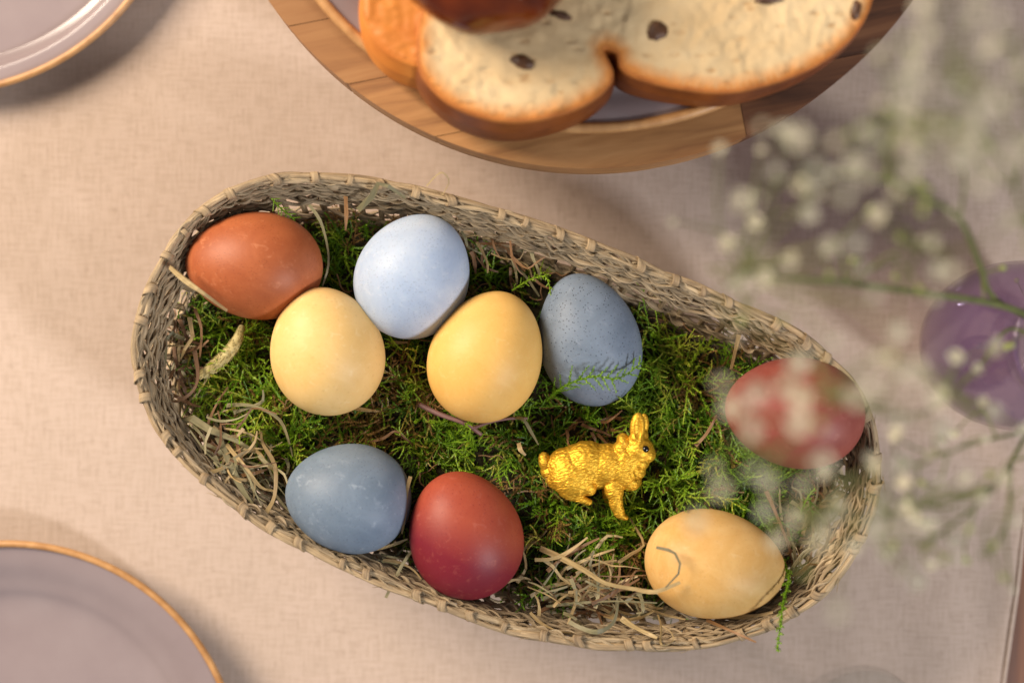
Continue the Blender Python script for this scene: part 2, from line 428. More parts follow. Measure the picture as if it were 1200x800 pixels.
def bread_slice(name, outline_px, ztop, zbot, shift, label, mats, raisins=(), tilt=(0, 0)):
    """top face outline traced in pixels at height ztop; the loaf side slopes down to zbot, shifted by 'shift' metres"""
    pts = catmull([tuple(P(x, y, ztop)) for x, y in outline_px], 8, True)
    c = pts.mean(0); root = tag(empty(name, (c[0], c[1], zbot)), label, 'bread')
    t = np.roll(pts, -1, 0) - np.roll(pts, 1, 0); t /= np.linalg.norm(t, axis=1)[:, None]
    area2 = np.sum(pts[:, 0] * np.roll(pts[:, 1], -1) - pts[:, 1] * np.roll(pts[:, 0], -1))
    nrm = np.c_[t[:, 1], -t[:, 0], np.zeros(len(t))] * (1 if area2 > 0 else -1)
    H = ztop - zbot
    def ring(inset, z, k): 
        q = pts - nrm * inset; q = q - np.array([c[0], c[1], zbot]); q[:, 2] = z
        q[:, 0] += shift[0] * k; q[:, 1] += shift[1] * k * np.clip(1 - (pts[:, 0] - c[0]) / 0.09, 0.15, 1.6)
        q[:, 2] += q[:, 0] * tilt[0] + q[:, 1] * tilt[1]
        return q
    n = len(pts)
    def strip(rings, mi=0):
        m = MB()
        for i in range(len(rings) - 1):
            f = [(k, (k + 1) % n, n + (k + 1) % n, n + k) for k in range(n)]
            if area2 > 0: f = [q[::-1] for q in f]
            m.add(np.r_[rings[i], rings[i + 1]], f)
        return m
    # crumb: slightly uneven cut face
    m = MB(); r0 = ring(0.0012, H - 0.0004, 0)
    m.add(r0, [tuple(range(n))]); cr = m.mesh('crumb', mats[0])
    bm = bmesh.new(); bm.from_mesh(cr); bmesh.ops.triangulate(bm, faces=bm.faces[:]); 
    for _ in range(6):
        le = [e for e in bm.edges if e.calc_length() > 0.0022]
        if le: bmesh.ops.subdivide_edges(bm, edges=le, cuts=1); bmesh.ops.triangulate(bm, faces=bm.faces[:])
    for v in bm.verts:
        if not v.is_boundary: v.co.z += 0.0007 + 0.0009 * noise.noise(v.co * 120) + 0.0006 * noise.noise(v.co * 330)
    bm.normal_update(); bm.to_mesh(cr); bm.free()
    bp = r0[:, :2]; at = cr.attributes.new('edge', 'FLOAT', 'POINT')      # distance to the baked edge
    at.data.foreach_set('value', [float(np.sqrt(((bp - np.array(v.co[:2])) ** 2).sum(1).min())) * 100 for v in cr.vertices])
    cr.polygons.foreach_set('use_smooth', [True] * len(cr.polygons)); cro = link('crumb', cr, root)
    m = strip([ring(0.0013, H - 0.0003, 0), ring(0.0006, H - 0.0003, 0), ring(0.0001, H - 0.0008, 0.02), ring(0.0, H - 0.002, 0.08)]); m.build('toasted_edge', mats[1], root)
    m = strip([ring(0.0, H - 0.002, 0.08), ring(-0.0012, H * 0.7, 0.35), ring(-0.0012, H * 0.4, 0.65), ring(0.0008, H * 0.12, 0.92), ring(0.006, 0.0, 1.0)]); m.build('crust', mats[2], root)
    for (x, y, a, b, rz) in raisins:
        p = P(x, y, ztop); bm = bmesh.new(); bmesh.ops.create_icosphere(bm, subdivisions=3, radius=1)
        for v in bm.verts:
            k = 1 + 0.25 * noise.noise(v.co * 2 + Vector((x, y, 0))); v.co = Vector((v.co.x * a * k, v.co.y * b * k, v.co.z * 0.0016 * k))
        me = bpy.data.meshes.new('raisin'); bm.to_mesh(me); bm.free(); me.materials.append(M['raisin'])
        me.polygons.foreach_set('use_smooth', [True] * len(me.polygons))
        o = link('raisin', me, cro); o.location = (p.x - c[0], p.y - c[1], H + (p.x - c[0]) * tilt[0] + (p.y - c[1]) * tilt[1] - 0.0002 + 0.0003); o.rotation_euler = (0, 0, R(rz))
    return root
bread_slice('bread_slice', [(488, 58), (494, 88), (520, 117), (556, 135), (600, 143), (648, 137), (690, 121), (715, 100), (719, 82), (708, 58), (722, 62), (728, 80), (748, 92), (790, 103), (850, 109), (910, 97), (960, 76), (1000, 44), (1022, 5), (1025, -40), (985, -95), (900, -125), (800, -130), (700, -112), (600, -90), (530, -50), (495, 10)],
            BZ + 0.031, SPZ, (-0.001, -0.0036), 'large two lobed slice of raisin bread with pale crumb facing up on the serving plate', (M['crumb'], M['toast'], M['crust']),
            [(612, 73, 0.0046, 0.0026, -20), (770, 37, 0.0040, 0.0036, 30), (1003, 12, 0.0018, 0.004, -10), (655, 18, 0.005, 0.0016, -15), (902, 0, 0.006, 0.0015, 8)])
bread_slice('bread_slice', [(423, 8), (432, 38), (452, 62), (480, 76), (505, 78), (540, 50), (560, 0), (545, -60), (500, -85), (455, -70), (428, -30)],
            BZ + 0.029, SPZ, (-0.001, -0.006), 'small golden orange crusted bread end tucked beside the large slice', (M['orange'], M['orange'], M['orange']))
# dark glazed loaf end lying over the slices
lc = P(570, -62, BZ + 0.06)
le = tag(empty('bread_loaf', (lc.x, lc.y, BZ + 0.034)), 'dark brown glazed loaf end lying on top of the bread slices', 'bread')
bm = bmesh.new(); bmesh.ops.create_uvsphere(bm, u_segments=64, v_segments=40, radius=1)
for v in bm.verts:
    x, y_, z = v.co; k = 1 + 0.05 * noise.noise(v.co * 2.2)
    v.co = Vector((x * 0.033 * k, y_ * 0.028 * k, max(z, -0.55) * 0.024 * k + 0.0134))
me = bpy.data.meshes.new('crust'); bm.to_mesh(me); bm.free(); me.materials.append(M['glazed']); me.polygons.foreach_set('use_smooth', [True] * len(me.polygons))
link('crust', me, le)
m = MB(); v, f, uv = lathe([(0.0001, 0.0), (0.020, 0.0), (0.024, 0.0012), (0.0001, 0.0013)], 40); m.add(v, f, uv); m.build('crumb', M['crumb'], le)

# ------------------------------------------------------------------ basket
RIMPX = [(153,430),(160,375),(180,320),(205,275),(240,238),(275,215),(315,204),(365,202),(420,208),(480,217),(530,228),(590,245),(650,266),(720,292),(790,320),(850,345),(900,370),(950,397),(985,425),(1010,460),(1026,500),(1034,540),(1030,585),(1015,630),(990,670),(950,710),(905,738),(850,755),(790,762),(720,760),(640,752),(570,735),(500,708),(440,683),(380,658),(320,628),(270,592),(225,555),(190,515),(165,475)]
ZR = 0.072
rp = catmull([tuple(P(x, y, ZR))[:2] for x, y in RIMPX], 12, True)
d = np.linalg.norm(np.roll(rp, -1, 0) - rp, axis=1); s = np.r_[0, np.cumsum(d)]; PER = s[-1]
K = 1024; q = np.linspace(0, PER, K, endpoint=False); rpc = np.r_[rp, rp[:1]]
cx = np.interp(q, s, rpc[:, 0]); cy = np.interp(q, s, rpc[:, 1])
def smooth(a, h=9):
    F = np.fft.rfft(a); F[h:] = 0; return np.fft.irfft(F, len(a))
cx, cy = smooth(cx), smooth(cy)
tx = np.roll(cx, -1) - np.roll(cx, 1); ty = np.roll(cy, -1) - np.roll(cy, 1); tl = np.hypot(tx, ty); tx /= tl; ty /= tl
nx, ny = -ty, tx                                    # check outward
if (nx * (cx - cx.mean()) + ny * (cy - cy.mean())).mean() < 0: nx, ny = -nx, -ny
cx -= nx * 0.0016; cy -= ny * 0.0016               # rod centre line
def wall(t, z):
    """t in [0,1), z height -> point, outward normal (arrays)"""
    t = np.asarray(t) % 1.0; i = t * K
    I = np.arange(K + 1)
    def per(a): return np.interp(i, I, np.r_[a, a[0]])
    X, Y, NX_, NY_ = per(cx), per(cy), per(nx), per(ny)
    z = np.asarray(z, float)
    ins = np.where(z > 0.052, 0.0075 * (ZR - z) / 0.020, 0.0075 + 0.013 * (0.052 - z) / 0.052)
    ins = ins * (1.0 + 0.25 * (0.3 * NX_ + 0.95 * NY_))   # the far long wall leans out more
    return np.stack([X - NX_ * ins, Y - NY_ * ins, np.broadcast_to(z, X.shape)], -1), np.stack([NX_, NY_, np.full_like(X, 0.35)], -1)
basket = tag(empty('basket', (float(cx.mean()), float(cy.mean()), 0.0)), 'oval woven seagrass basket filled with moss, hay and dyed eggs', 'basket')
BO = np.array(basket.location)
NST = 92
NWV = 54
def row_strand(z, phase, name, mat, wd=0.0015, th=0.0006, amp=0.0012, vamp=0.0007, seed=0, parts=2):
    r2 = np.random.default_rng(seed); n = NWV * 12
    t = np.arange(n) / n
    m = MB()
    for sub in range(parts):                          # a weaver is a pair of flattened blades lying side by side
        ph = math.pi * NWV * t + phase + smooth(r2.normal(size=n), 40) * 1.5
        jit = smooth(r2.normal(size=n), 70) * 0.0008
        jz = smooth(r2.normal(size=n), 70) * 0.0011
        zz = z + (sub - 0.3) * 0.0012 + vamp * np.sin(ph) + jz
        p, nn = wall(t, zz)
        off = amp * np.cos(ph) + jit - sub * 0.0004
        p = p + nn * off[:, None]
        W = wd * (0.55 if sub else 1.0) * (1 + 1.0 * smooth(r2.normal(size=n), 60)) * (0.85 - 0.3 * np.cos(ph)); W = np.clip(W, wd * 0.35, wd * 1.5)
        up = nn.copy(); up[:, 2] += smooth(r2.normal(size=n), 80) * 1.5
        v, f, uv = tube(p - BO, W, th * (0.7 if sub else 1), 6, up=up, closed=True, u0=sub * 3.3 + seed)
        m.add(v, f, uv)
    return m.build(name, mat, basket)
zs_up = np.linspace(0.0702, 0.0550, 7)
for i, z in enumerate(zs_up):
    for k in (0, 1): row_strand(z, math.pi * k + i * 1.3, 'weaver', M['weaver'], seed=100 + i * 2 + k)
zs_lo = np.linspace(0.0460, 0.003, 13)
for i, z in enumerate(zs_lo):
    for k in (0, 1): row_strand(z, math.pi * k + i * 0.5, 'weaver', M['weaver'], wd=0.0016, seed=200 + i * 2 + k, parts=1)
for i in range(NST):                                # upright stakes
    zz = np.linspace(0.0005, 0.0705, 15); t = np.full(15, (i + 0.5) / NST + random.uniform(-0.0012, 0.0012))
    p, nn = wall(t, zz); m = MB(); v, f, uv = tube(p - BO, random.uniform(0.0011, 0.0016), 0.0007, 6, up=nn); m.add(v, f, uv + [])
    m.build('stake', M['stake'], basket)
# rim: outer and inner reed rods bound with short wraps
rrm = random.Random(8)
def rim_reed(t0, t1, off, z, wd, th, seed):
    r2 = np.random.default_rng(seed); n = 60; t = np.linspace(t0, t1, n); s_ = np.linspace(0, 1, n)
    p, nn = wall(t, np.full(n, ZR)); n2 = nn.copy(); n2[:, 2] = 0
    p = p + n2 * (off + 0.0005 * np.sin(s_ * rrm.uniform(5, 12) + seed) + (0.0012 * (s_ - 0.5)) * rrm.uniform(-1, 1))[:, None]
    p[:, 2] = z + 0.0003 * np.sin(s_ * 9 + seed * 2) - 0.0012 * (np.abs(s_ - 0.5) * 2) ** 6
    W = wd * (1 - 0.65 * (np.abs(s_ - 0.5) * 2) ** 5) * (1 + 0.15 * np.sin(s_ * 14 + seed)); up = np.tile([0, 0, 1.0], (n, 1)) + n2 * rrm.uniform(-0.4, 0.6)
    m = MB(); v, f, uv = tube(p - BO, W, th, 8, up=up, u0=seed * 0.37); m.add(v, f, uv); m.build('rim_reed', M['rimreed' if seed < 80 else 'weaver'], basket)
for lay, (off, z, wd, th, cnt) in enumerate(((0.0004, 0.0720, 0.0012, 0.0007, 15), (0.0008, 0.0708, 0.0010, 0.0008, 13), (-0.0014, 0.0711, 0.0010, 0.0006, 19))):
    for i in range(cnt):
        t0 = (i + rrm.uniform(-0.2, 0.2)) / cnt + lay * 0.021; rim_reed(t0, t0 + 1.35 / cnt, off, z + 0.0003 * (i % 2), wd * rrm.uniform(0.8, 1.2), th, lay * 40 + i)
NW = 52
wmesh = []
for k in range(5):
    r2 = random.Random(k); m = MB(); a = np.linspace(0, 2 * math.pi, 22, endpoint=False)
    sk = r2.uniform(0.0002, 0.0016)
    pts = np.c_[sk * np.sin(a + 0.7), 0.0021 * np.cos(a) + 0.0002 * np.sin(3 * a + k), 0.0013 * np.sin(a)]
    up = np.c_[np.zeros(22), np.cos(a), np.sin(a)]
    v, f, uv = tube(pts, r2.uniform(0.0011, 0.0020), 0.0002, 8, up=up, closed=True); m.add(v, f, uv); wmesh.append(m.mesh('rim_wrap', M['rimreed']))
for i in range(NW):
    t = (i + random.uniform(-0.34, 0.34)) / NW; p, nn = wall(np.array([t]), np.array([ZR])); p = p[0]; nn = nn[0]; nn[2] = 0; nn /= np.linalg.norm(nn)
    o = link('rim_wrap', wmesh[i % 5], basket); tg = Vector((-nn[1], nn[0], 0)); n3 = Vector(nn)
    tg = (tg + n3 * random.uniform(-0.3, 0.3)).normalized(); n3 = tg.cross(Vector((0, 0, 1))); n3 = -n3 if n3.dot(Vector(nn)) < 0 else n3
    mtx = Matrix((tg, n3, tg.cross(n3))).transposed().to_4x4(); mtx.translation = Vector(p - BO) + n3 * -0.0006 + Vector((0, 0, 0.0001)); o.matrix_local = mtx
m = MB(); rq = random.Random(21)
for i in range(150):                                # frayed fibre ends standing off the weave
    t = rq.random(); z = rq.uniform(0.056, 0.0735); p, nn = wall(np.array([t]), np.array([z])); p = p[0]; nn = nn[0]; tg = np.array([-nn[1], nn[0], 0]) * rq.choice((-1, 1)); sd = rq.choice((-1, -1, 1))
    q = [p + nn * sd * 0.001 - BO]
    for k in range(4): q.append(q[-1] + 0.0016 * (tg * rq.uniform(0.5, 1.2) + nn * sd * rq.uniform(0.0, 0.5) + np.array([0, 0, rq.uniform(-0.3, 0.4)])))
    v, f, uv = tube(np.array(q), np.linspace(0.0003, 0.0001, 5), 0.00015, 4, u0=i); m.add(v, f, uv)
m.build('frayed_fibres', M['rimreed'], basket)['kind'] = 'stuff'
# woven base
m = MB(); n = 200; t = np.arange(n) / n; p0, _ = wall(t, np.full(n, 0.0012)); ctr = p0.mean(0)
bv = []; bf = []
for j, k in enumerate(np.linspace(1, 0.02, 14)):
    bv += [tuple(ctr + (a_ - ctr) * k - BO + np.array([0, 0, 0.0004 * (j % 2)])) for a_ in p0]
for j in range(13): bf += [(j * n + i, j * n + (i + 1) % n, (j + 1) * n + (i + 1) % n, (j + 1) * n + i) for i in range(n)]
m.add(bv, bf); m.build('base', M['stake'], basket)

# ------------------------------------------------------------------ eggs
EGGS = [
 # name-look, cx, cy, long semi px, short semi px, heading deg of blunt->sharp end, tip up deg, z centre, mat args, label
 ((298, 311), 80, 62.5, 176, 0, 0.0590, mat_egg('egg_terracotta', lin(154, 80, 45), lin(174, 98, 58), lin(96, 46, 26), 0.5, 900, pale=lin(206, 136, 96)), 'terracotta orange egg against the basket wall above the grass seed head'),
 ((484.5, 323), 73.5, 66, 62, 25, 0.0580, mat_egg('egg_pale_blue', lin(160, 177, 202), lin(182, 195, 212), lin(112, 118, 132), 0.6, 1000, pale=lin(206, 212, 220)), 'pale icy blue finely speckled egg, the lightest of the blue eggs'),
 ((383, 411), 75.5, 66, 100, 25, 0.0590, mat_egg('egg_cream_yellow', lin(224, 183, 112), lin(234, 197, 132), lin(180, 132, 70), 0.16, 400, pale=lin(240, 214, 164)), 'creamy yellow egg lying between the terracotta egg and the pale blue egg'),
 ((570, 417.5), 79, 65.5, 68, 15, 0.0590, mat_egg('egg_warm_yellow', lin(221, 171, 90), lin(229, 184, 106), lin(184, 136, 68), 0.12, 400, pale=lin(236, 200, 132)), 'warm yellow egg leaning on the dark speckled grey blue egg'),
 ((690, 398), 79, 59, 106, 12, 0.0520, mat_egg('egg_slate_blue', lin(102, 115, 130), lin(124, 137, 153), lin(28, 31, 42), 0.95, 800, pale=lin(150, 160, 174)), 'slate blue egg with black speckles, half covered by a green moss sprig'),
 ((408.5, 583), 73.5, 63.5, 170, 10, 0.0615, mat_egg('egg_steel_blue', lin(102, 117, 133), lin(120, 135, 151), lin(74, 84, 102), 0.5, 800, pale=lin(168, 178, 190)), 'steel blue egg with pale scuffs touching the crimson egg'),
 ((545, 626), 76.5, 66, 107, 18, 0.0600, mat_egg('egg_crimson', lin(152, 64, 46), lin(164, 78, 56), lin(110, 34, 38), 0.5, 700, grad=((-0.4, -0.9), lin(118, 30, 42), 0.18, 0.80), pale=lin(178, 100, 84)), 'orange to crimson egg beside the steel blue egg'),
 ((931, 483), 82, 64.5, 173, 5, 0.0680, mat_egg('egg_dusty_red', lin(130, 62, 52), lin(144, 78, 66), lin(104, 44, 38), 0.4, 700, pale=lin(172, 112, 98)), 'dusty brick red egg behind the blurred white blossom'),
 ((837.5, 661), 82, 63, -8, 5, 0.0590, mat_egg('egg_tan', lin(206, 158, 88), lin(222, 182, 118), lin(160, 108, 54), 0.2, 600, pale=lin(224, 192, 140)), 'honey tan egg with a bent hay blade across its blunt end'),
]
EGGPX = []
def make_egg(cpx, a_px, b_px, head, tip, z, mat, label):
    k = mpp(z); a = a_px * k; b = b_px * k
    if tip: a = max(a, b * 1.06); a = math.sqrt(max(a * a - (b * math.sin(R(tip))) ** 2, (b * 1.05) ** 2)) / math.cos(R(tip)) if True else a
    prof = []
    nr = 56
    for i in range(nr + 1):
        u = math.pi * i / nr; x = -math.cos(u); r = math.sin(u) * (1 - 0.10 * x - 0.02 * x * x)
        prof.append((max(r, 0.0) * b * 1.006, x * a))
    m = MB(); n = 80; vv = []; ff = []
    vv.append((prof[0][1], 0, 0))
    for (r, x) in prof[1:-1]:
        for j in range(n): t = 2 * math.pi * j / n; vv.append((x, r * math.cos(t), r * math.sin(t)))
    vv.append((prof[-1][1], 0, 0)); L = nr - 1
    for j in range(n): ff.append((0, 1 + (j + 1) % n, 1 + j)); ff.append((len(vv) - 1, 1 + (L - 1) * n + j, 1 + (L - 1) * n + (j + 1) % n))
    for i in range(L - 1):
        for j in range(n): ff.append((1 + i * n + j, 1 + i * n + (j + 1) % n, 1 + (i + 1) * n + (j + 1) % n, 1 + (i + 1) * n + j))
    rot = Matrix.Rotation(R(head), 4, 'Z') @ Matrix.Rotation(R(-tip), 4, 'Y')
    vv = [tuple(rot @ Vector(q)) for q in vv]     # shell coordinates stay aligned with the table
    m.add(vv, ff); o = m.build('egg', mat); c = P(*cpx, z); o.location = c
    tag(o, label, 'egg', 'dyed eggs in the basket'); EGGPX.append((c.x, c.y, a * math.cos(R(tip)) if tip else a, b, R(head), z))
    return o
for e in EGGS: make_egg(*e)

# ------------------------------------------------------------------ moss
ZM = 0.0465
inner, _ = wall(np.arange(256) / 256, np.full(256, 0.049)); inner = inner[:, :2]
def inside(x, y, poly):
    x = np.asarray(x); y = np.asarray(y); c = np.zeros(x.shape, bool); j = len(poly) - 1
    for i in range(len(poly)):
        xi, yi = poly[i]; xj, yj = poly[j]
        hit = ((yi > y) != (yj > y)) & (x < (xj - xi) * (y - yi) / (yj - yi + 1e-15) + xi); c ^= hit; j = i
    return c
def inset_poly(dist):
    t = np.arange(256) / 256; p, nn = wall(t, np.full(256, 0.049)); n2 = nn[:, :2] / np.linalg.norm(nn[:, :2], axis=1)[:, None]
    return p[:, :2] - n2 * dist
def nz(x, y, f, s): return noise.noise((x * f, y * f, s))
def moss_h(x, y): return ZM + 0.0045 * nz(x, y, 30, 1.7) + 0.003 * nz(x, y, 75, 5.2)
def egg_q(x, y, grow=0.0):
    """smallest normalised radius over the eggs (1 = on an egg's outline)"""
    best = np.full(np.shape(x), 9.0)
    for (ex, ey, a, b, h, z) in EGGPX:
        dx = x - ex; dy = y - ey; u = dx * math.cos(h) + dy * math.sin(h); v = -dx * math.sin(h) + dy * math.cos(h)
        best = np.minimum(best, np.sqrt((u / (a + grow)) ** 2 + (v / (b + grow)) ** 2))
    return best
# litter bed below the moss
ip = inset_poly(0.006); ctr = ip.mean(0); n = len(ip); bv = []; bf = []
ks = np.linspace(1, 0.03, 34)
for j, k in enumerate(ks):
    for a_ in ip:
        x, y_ = ctr + (a_ - ctr) * k
        z = moss_h(x, y_) - 0.006 - (0.016 if j == 0 else 0.005 if j == 1 else 0)
        bv.append((x, y_, z + 0.0015 * nz(x, y_, 300, 2)))
for j in range(len(ks) - 1): bf += [(j * n + i, j * n + (i + 1) % n, (j + 1) * n + (i + 1) % n, (j + 1) * n + i) for i in range(n)]
bf.append(tuple((len(ks) - 1) * n + i for i in range(n)))
m = MB(); m.add(bv, bf); bed = m.build('moss_litter', M['soil']); tag(bed, 'dark brown litter and old moss under the green moss', 'moss', kind='stuff')

def leafy(path, leaf_l, step, rr, spread=0.5, core=0.00022):
    """a moss shoot: slim stem with small pointed leaves spiralled tightly along it -> 4-vertex faces"""
    path = np.asarray(path); seg = np.linalg.norm(np.diff(path, axis=0), axis=1); s = np.r_[0, np.cumsum(seg)]; L = s[-1]
    out = []; ang = rr.uniform(0, 6.28); d = 0.0
    rv, rf_, _ = tube(path, np.linspace(core, core * 0.6, len(path)), np.linspace(core, core * 0.6, len(path)), 3, caps=False)
    for q in rf_: out += [rv[k] for k in q]
    while d < L:
        p = np.array([np.interp(d, s, path[:, k]) for k in range(3)]); p2 = np.array([np.interp(min(d + 0.0004, L), s, path[:, k]) for k in range(3)])
        t = p2 - p; nt = np.linalg.norm(t)
        if nt < 1e-9: t = path[-1] - path[-2]; nt = np.linalg.norm(t)
        t /= nt; a = np.cross(t, [0, 0, 1.0]); a = a / (np.linalg.norm(a) + 1e-9); b = np.cross(a, t)
        rad = a * math.cos(ang) + b * math.sin(ang); k = leaf_l * rr.uniform(0.8, 1.15) * (1 - 0.4 * d / L)
        dr = t * 0.86 + rad * spread; dr /= np.linalg.norm(dr); w = np.cross(dr, rad); w /= np.linalg.norm(w) + 1e-9
        mid = p + dr * k * 0.38; out += [p, mid + w * k * 0.27 + rad * k * 0.08, p + dr * k + rad * k * 0.06, mid - w * k * 0.27 + rad * k * 0.08]
        ang += 2.4; d += step * rr.uniform(0.85, 1.2)
    return out
def arc_path(L, bend, side, n=8, z0=0.0, rise=0.3):
    p = [np.zeros(3)]; th = side[0]; ph = rise
    for i in range(n):
        p.append(p[-1] + L / n * np.array([math.cos(ph) * math.cos(th), math.cos(ph) * math.sin(th), math.sin(ph)])); th += side[1] / n; ph += bend / n
    return np.array(p)
def frond_proto(seed):
    rr = random.Random(seed); L = rr.uniform(0.014, 0.022)
    main = arc_path(L, rr.uniform(-1.2, -0.2), (0, rr.uniform(-1.0, 1.0)), 10, rise=rr.uniform(0.3, 0.8)); lv = leafy(main, 0.0013, 0.00040, rr)
    for i in range(1, 10):
        if rr.random() < 0.2: continue
        t = main[i + 1] - main[i] if i < 10 else main[i] - main[i - 1]; th = math.atan2(t[1], t[0]) + (1 if i % 2 else -1) * rr.uniform(0.6, 1.1)
        bl = rr.uniform(0.004, 0.008) * (1 - 0.5 * i / 10)
        sub = arc_path(bl, rr.uniform(-0.7, 0.5), (th, rr.uniform(-0.9, 0.9)), 5, rise=rr.uniform(-0.1, 0.6)) + main[i]; lv += leafy(sub, 0.00115, 0.00042, rr)
    return np.array(lv)
def shoot_proto(seed):
    rr = random.Random(seed); L = rr.uniform(0.007, 0.015)
    return np.array(leafy(arc_path(L, rr.uniform(-1.6, 0.9), (0, rr.uniform(-2.4, 2.4)), 9, rise=rr.uniform(0.2, 1.0)), rr.uniform(0.0013, 0.0018), 0.00042, rr, rr.uniform(0.4, 0.6), 0.0003))
def stems_mesh(name, protos, place, mat):
    V = []; T = []
    for (pi, x, y, z, yaw, pitch, sc, tint) in place:
        p = protos[pi] * sc; c, s_ = math.cos(pitch), math.sin(pitch); q = np.empty_like(p); q[:, 0] = p[:, 0] * c - p[:, 2] * s_; q[:, 1] = p[:, 1]; q[:, 2] = p[:, 0] * s_ + p[:, 2] * c
        c, s_ = math.cos(yaw), math.sin(yaw); w = np.empty_like(q); w[:, 0] = q[:, 0] * c - q[:, 1] * s_ + x; w[:, 1] = q[:, 0] * s_ + q[:, 1] * c + y; w[:, 2] = q[:, 2] + z
        V.append(w); T.append(np.full(len(w), tint) + np.repeat(rng.normal(0, 0.05, len(w) // 4), 4))
    V = np.concatenate(V).astype(np.float32); T = np.clip(np.concatenate(T), 0, 1).astype(np.float32); nq = len(V) // 4
    me = bpy.data.meshes.new(name); me.vertices.add(len(V)); me.vertices.foreach_set('co', V.ravel())
    me.loops.add(nq * 4); me.loops.foreach_set('vertex_index', np.arange(nq * 4, dtype=np.int32))
    me.polygons.add(nq); me.polygons.foreach_set('loop_start', np.arange(0, nq * 4, 4, dtype=np.int32)); me.polygons.foreach_set('loop_total', np.full(nq, 4, dtype=np.int32))
    at = me.attributes.new('tint', 'FLOAT', 'POINT'); at.data.foreach_set('value', T)
    me.materials.append(mat); me.update(calc_edges=True); me.validate(); return me
protos = [frond_proto(i) for i in range(14)] + [shoot_proto(50 + i) for i in range(16)]
# hay-covered patches (photo pixels) carry little moss
HAYPX = [((250, 550), 68, 52, -40), ((672, 705), 90, 36, -8), ((205, 420), 20, 60, 0), ((965, 610), 36, 50, -40), ((560, 262), 60, 22, -15)]
def hay_w(x, y, z=ZM):
    k = mpp(z); px = x / k + 600; py = 400 - y / k; w = 0.0
    for (c, a, b, r) in HAYPX:
        dx = px - c[0]; dy = py - c[1]; u = dx * math.cos(R(r)) + dy * math.sin(R(r)); v = -dx * math.sin(R(r)) + dy * math.cos(R(r))
        w = max(w, 1 - math.sqrt((u / a) ** 2 + (v / b) ** 2))
    return max(w, 0)
RABC = P(700, 545, 0.05)
place = []
big = inset_poly(0.0030); x0, y0 = big.min(0); x1, y1 = big.max(0)
N = 9800
xs = rng.uniform(x0, x1, N); ys_ = rng.uniform(y0, y1, N); ok = inside(xs, ys_, big); xs, ys_ = xs[ok], ys_[ok]
eq = egg_q(xs, ys_); core_in = dict(zip(zip(xs, ys_), inside(xs, ys_, inset_poly(0.013))))
for x, y_, e in zip(xs, ys_, eq):
    if e < 0.86: continue
    hw = hay_w(x, y_)
    if random.random() < hw * 2.4: continue
    clump = nz(x, y_, 55, 9.0)
    if clump < -0.14 and random.random() < 0.72: continue
    z = moss_h(x, y_) - 0.0055 + 0.008 * clump
    near = e < 1.22
    rabbit = math.hypot((x - RABC.x) / 0.026, (y_ - RABC.y) / 0.02) < 1
    if rabbit: z -= 0.006
    frond = random.random() < 0.30
    pi = random.randrange(14) if frond else 14 + random.randrange(16)
    pitch = random.uniform(-0.35, 0.9) if not (near or rabbit) else random.uniform(-0.5, 0.15)
    if near: z -= 0.002
    ti = 0.38 + 0.9 * nz(x, y_, 22, 4.0) * 0.45 + random.gauss(0, 0.16) + 0.15 * clump
    br = nz(x, y_, 26, 14.0)
    if random.random() < 0.10 + max(0, br - 0.04) * 1.6 + hw * 0.6: ti = random.uniform(0.78, 1.0)
    else: ti = min(ti, 0.72)
    sc_ = random.uniform(0.85, 1.5)
    if not core_in[(x, y_)]: pi = 14 + pi % 16; sc_ = random.uniform(0.6, 0.8); z -= 0.003; pitch = random.uniform(-0.2, 0.3)   # short shoots along the wall
    place.append((pi, x, y_, z, random.uniform(0, 6.28), -pitch * 0 + pitch * 0.6, sc_, ti))
mo = link('moss', stems_mesh('moss', protos, place, M['moss'])); tag(mo, 'bright green feathery moss filling the basket between the eggs', 'moss', kind='stuff')

def sprig(name, px_path, label, tint=0.45, seed=0, leaf=0.0011, branch=0.0045):
    up_ = 0.0105 if 'slate' in label else 0.0055 if 'rim' not in label else 0.002
    rr = random.Random(seed); main = catmull([tuple(P(q[0], q[1], q[2] + up_)) for q in px_path], 6); o0 = main[0].copy(); main = main - o0
    lv = leafy(main, leaf, 0.00036, rr, 0.55, 0.0004)
    nb = len(main)
    for i in range(1, nb - 1):
        t = main[min(i + 1, nb - 1)] - main[i - 1]; th = math.atan2(t[1], t[0]) + (1 if i % 2 else -1) * rr.uniform(0.6, 1.0)
        if branch > 0: lv += leafy(arc_path(branch * rr.uniform(0.6, 1.1) * (1 - 0.5 * i / nb), 0, (th, rr.uniform(-0.5, 0.5)), 5, rise=0.1) + main[i], leaf * 0.8, 0.00033, rr)
    me = stems_mesh(name, [np.array(lv)], [(0, 0, 0, 0, 0, 0, 1, tint)], M['moss']); o = link(name, me); o.location = o0
    return tag(o, label, 'moss', 'loose moss sprigs')
sprig('moss_sprig', [(640, 470, 0.045), (662, 452, 0.058), (695, 441, 0.0635), (725, 443, 0.062), (752, 425, 0.055)], 'green moss sprig curling over the end of the slate blue egg', 0.40, 1, 0.0019, 0.009)
sprig('moss_sprig', [(905, 640, 0.050), (924, 672, 0.066), (918, 705, 0.0755), (914, 735, 0.0775), (911, 762, 0.070)], 'green moss sprig hanging over the basket rim beside the honey tan egg', 0.42, 2, 0.0021, 0.003)
sprig('moss_sprig', [(318, 232, 0.062), (330, 245, 0.058), (345, 258, 0.054), (352, 280, 0.048)], 'green moss sprig climbing the woven wall above the terracotta egg', 0.40, 3)
sprig('moss_sprig', [(600, 340, 0.046), (622, 327, 0.050), (640, 325, 0.053), (646, 348, 0.055)], 'small yellow green moss sprig poking up beside the warm yellow egg', 0.55, 4, 0.0012, 0.003)
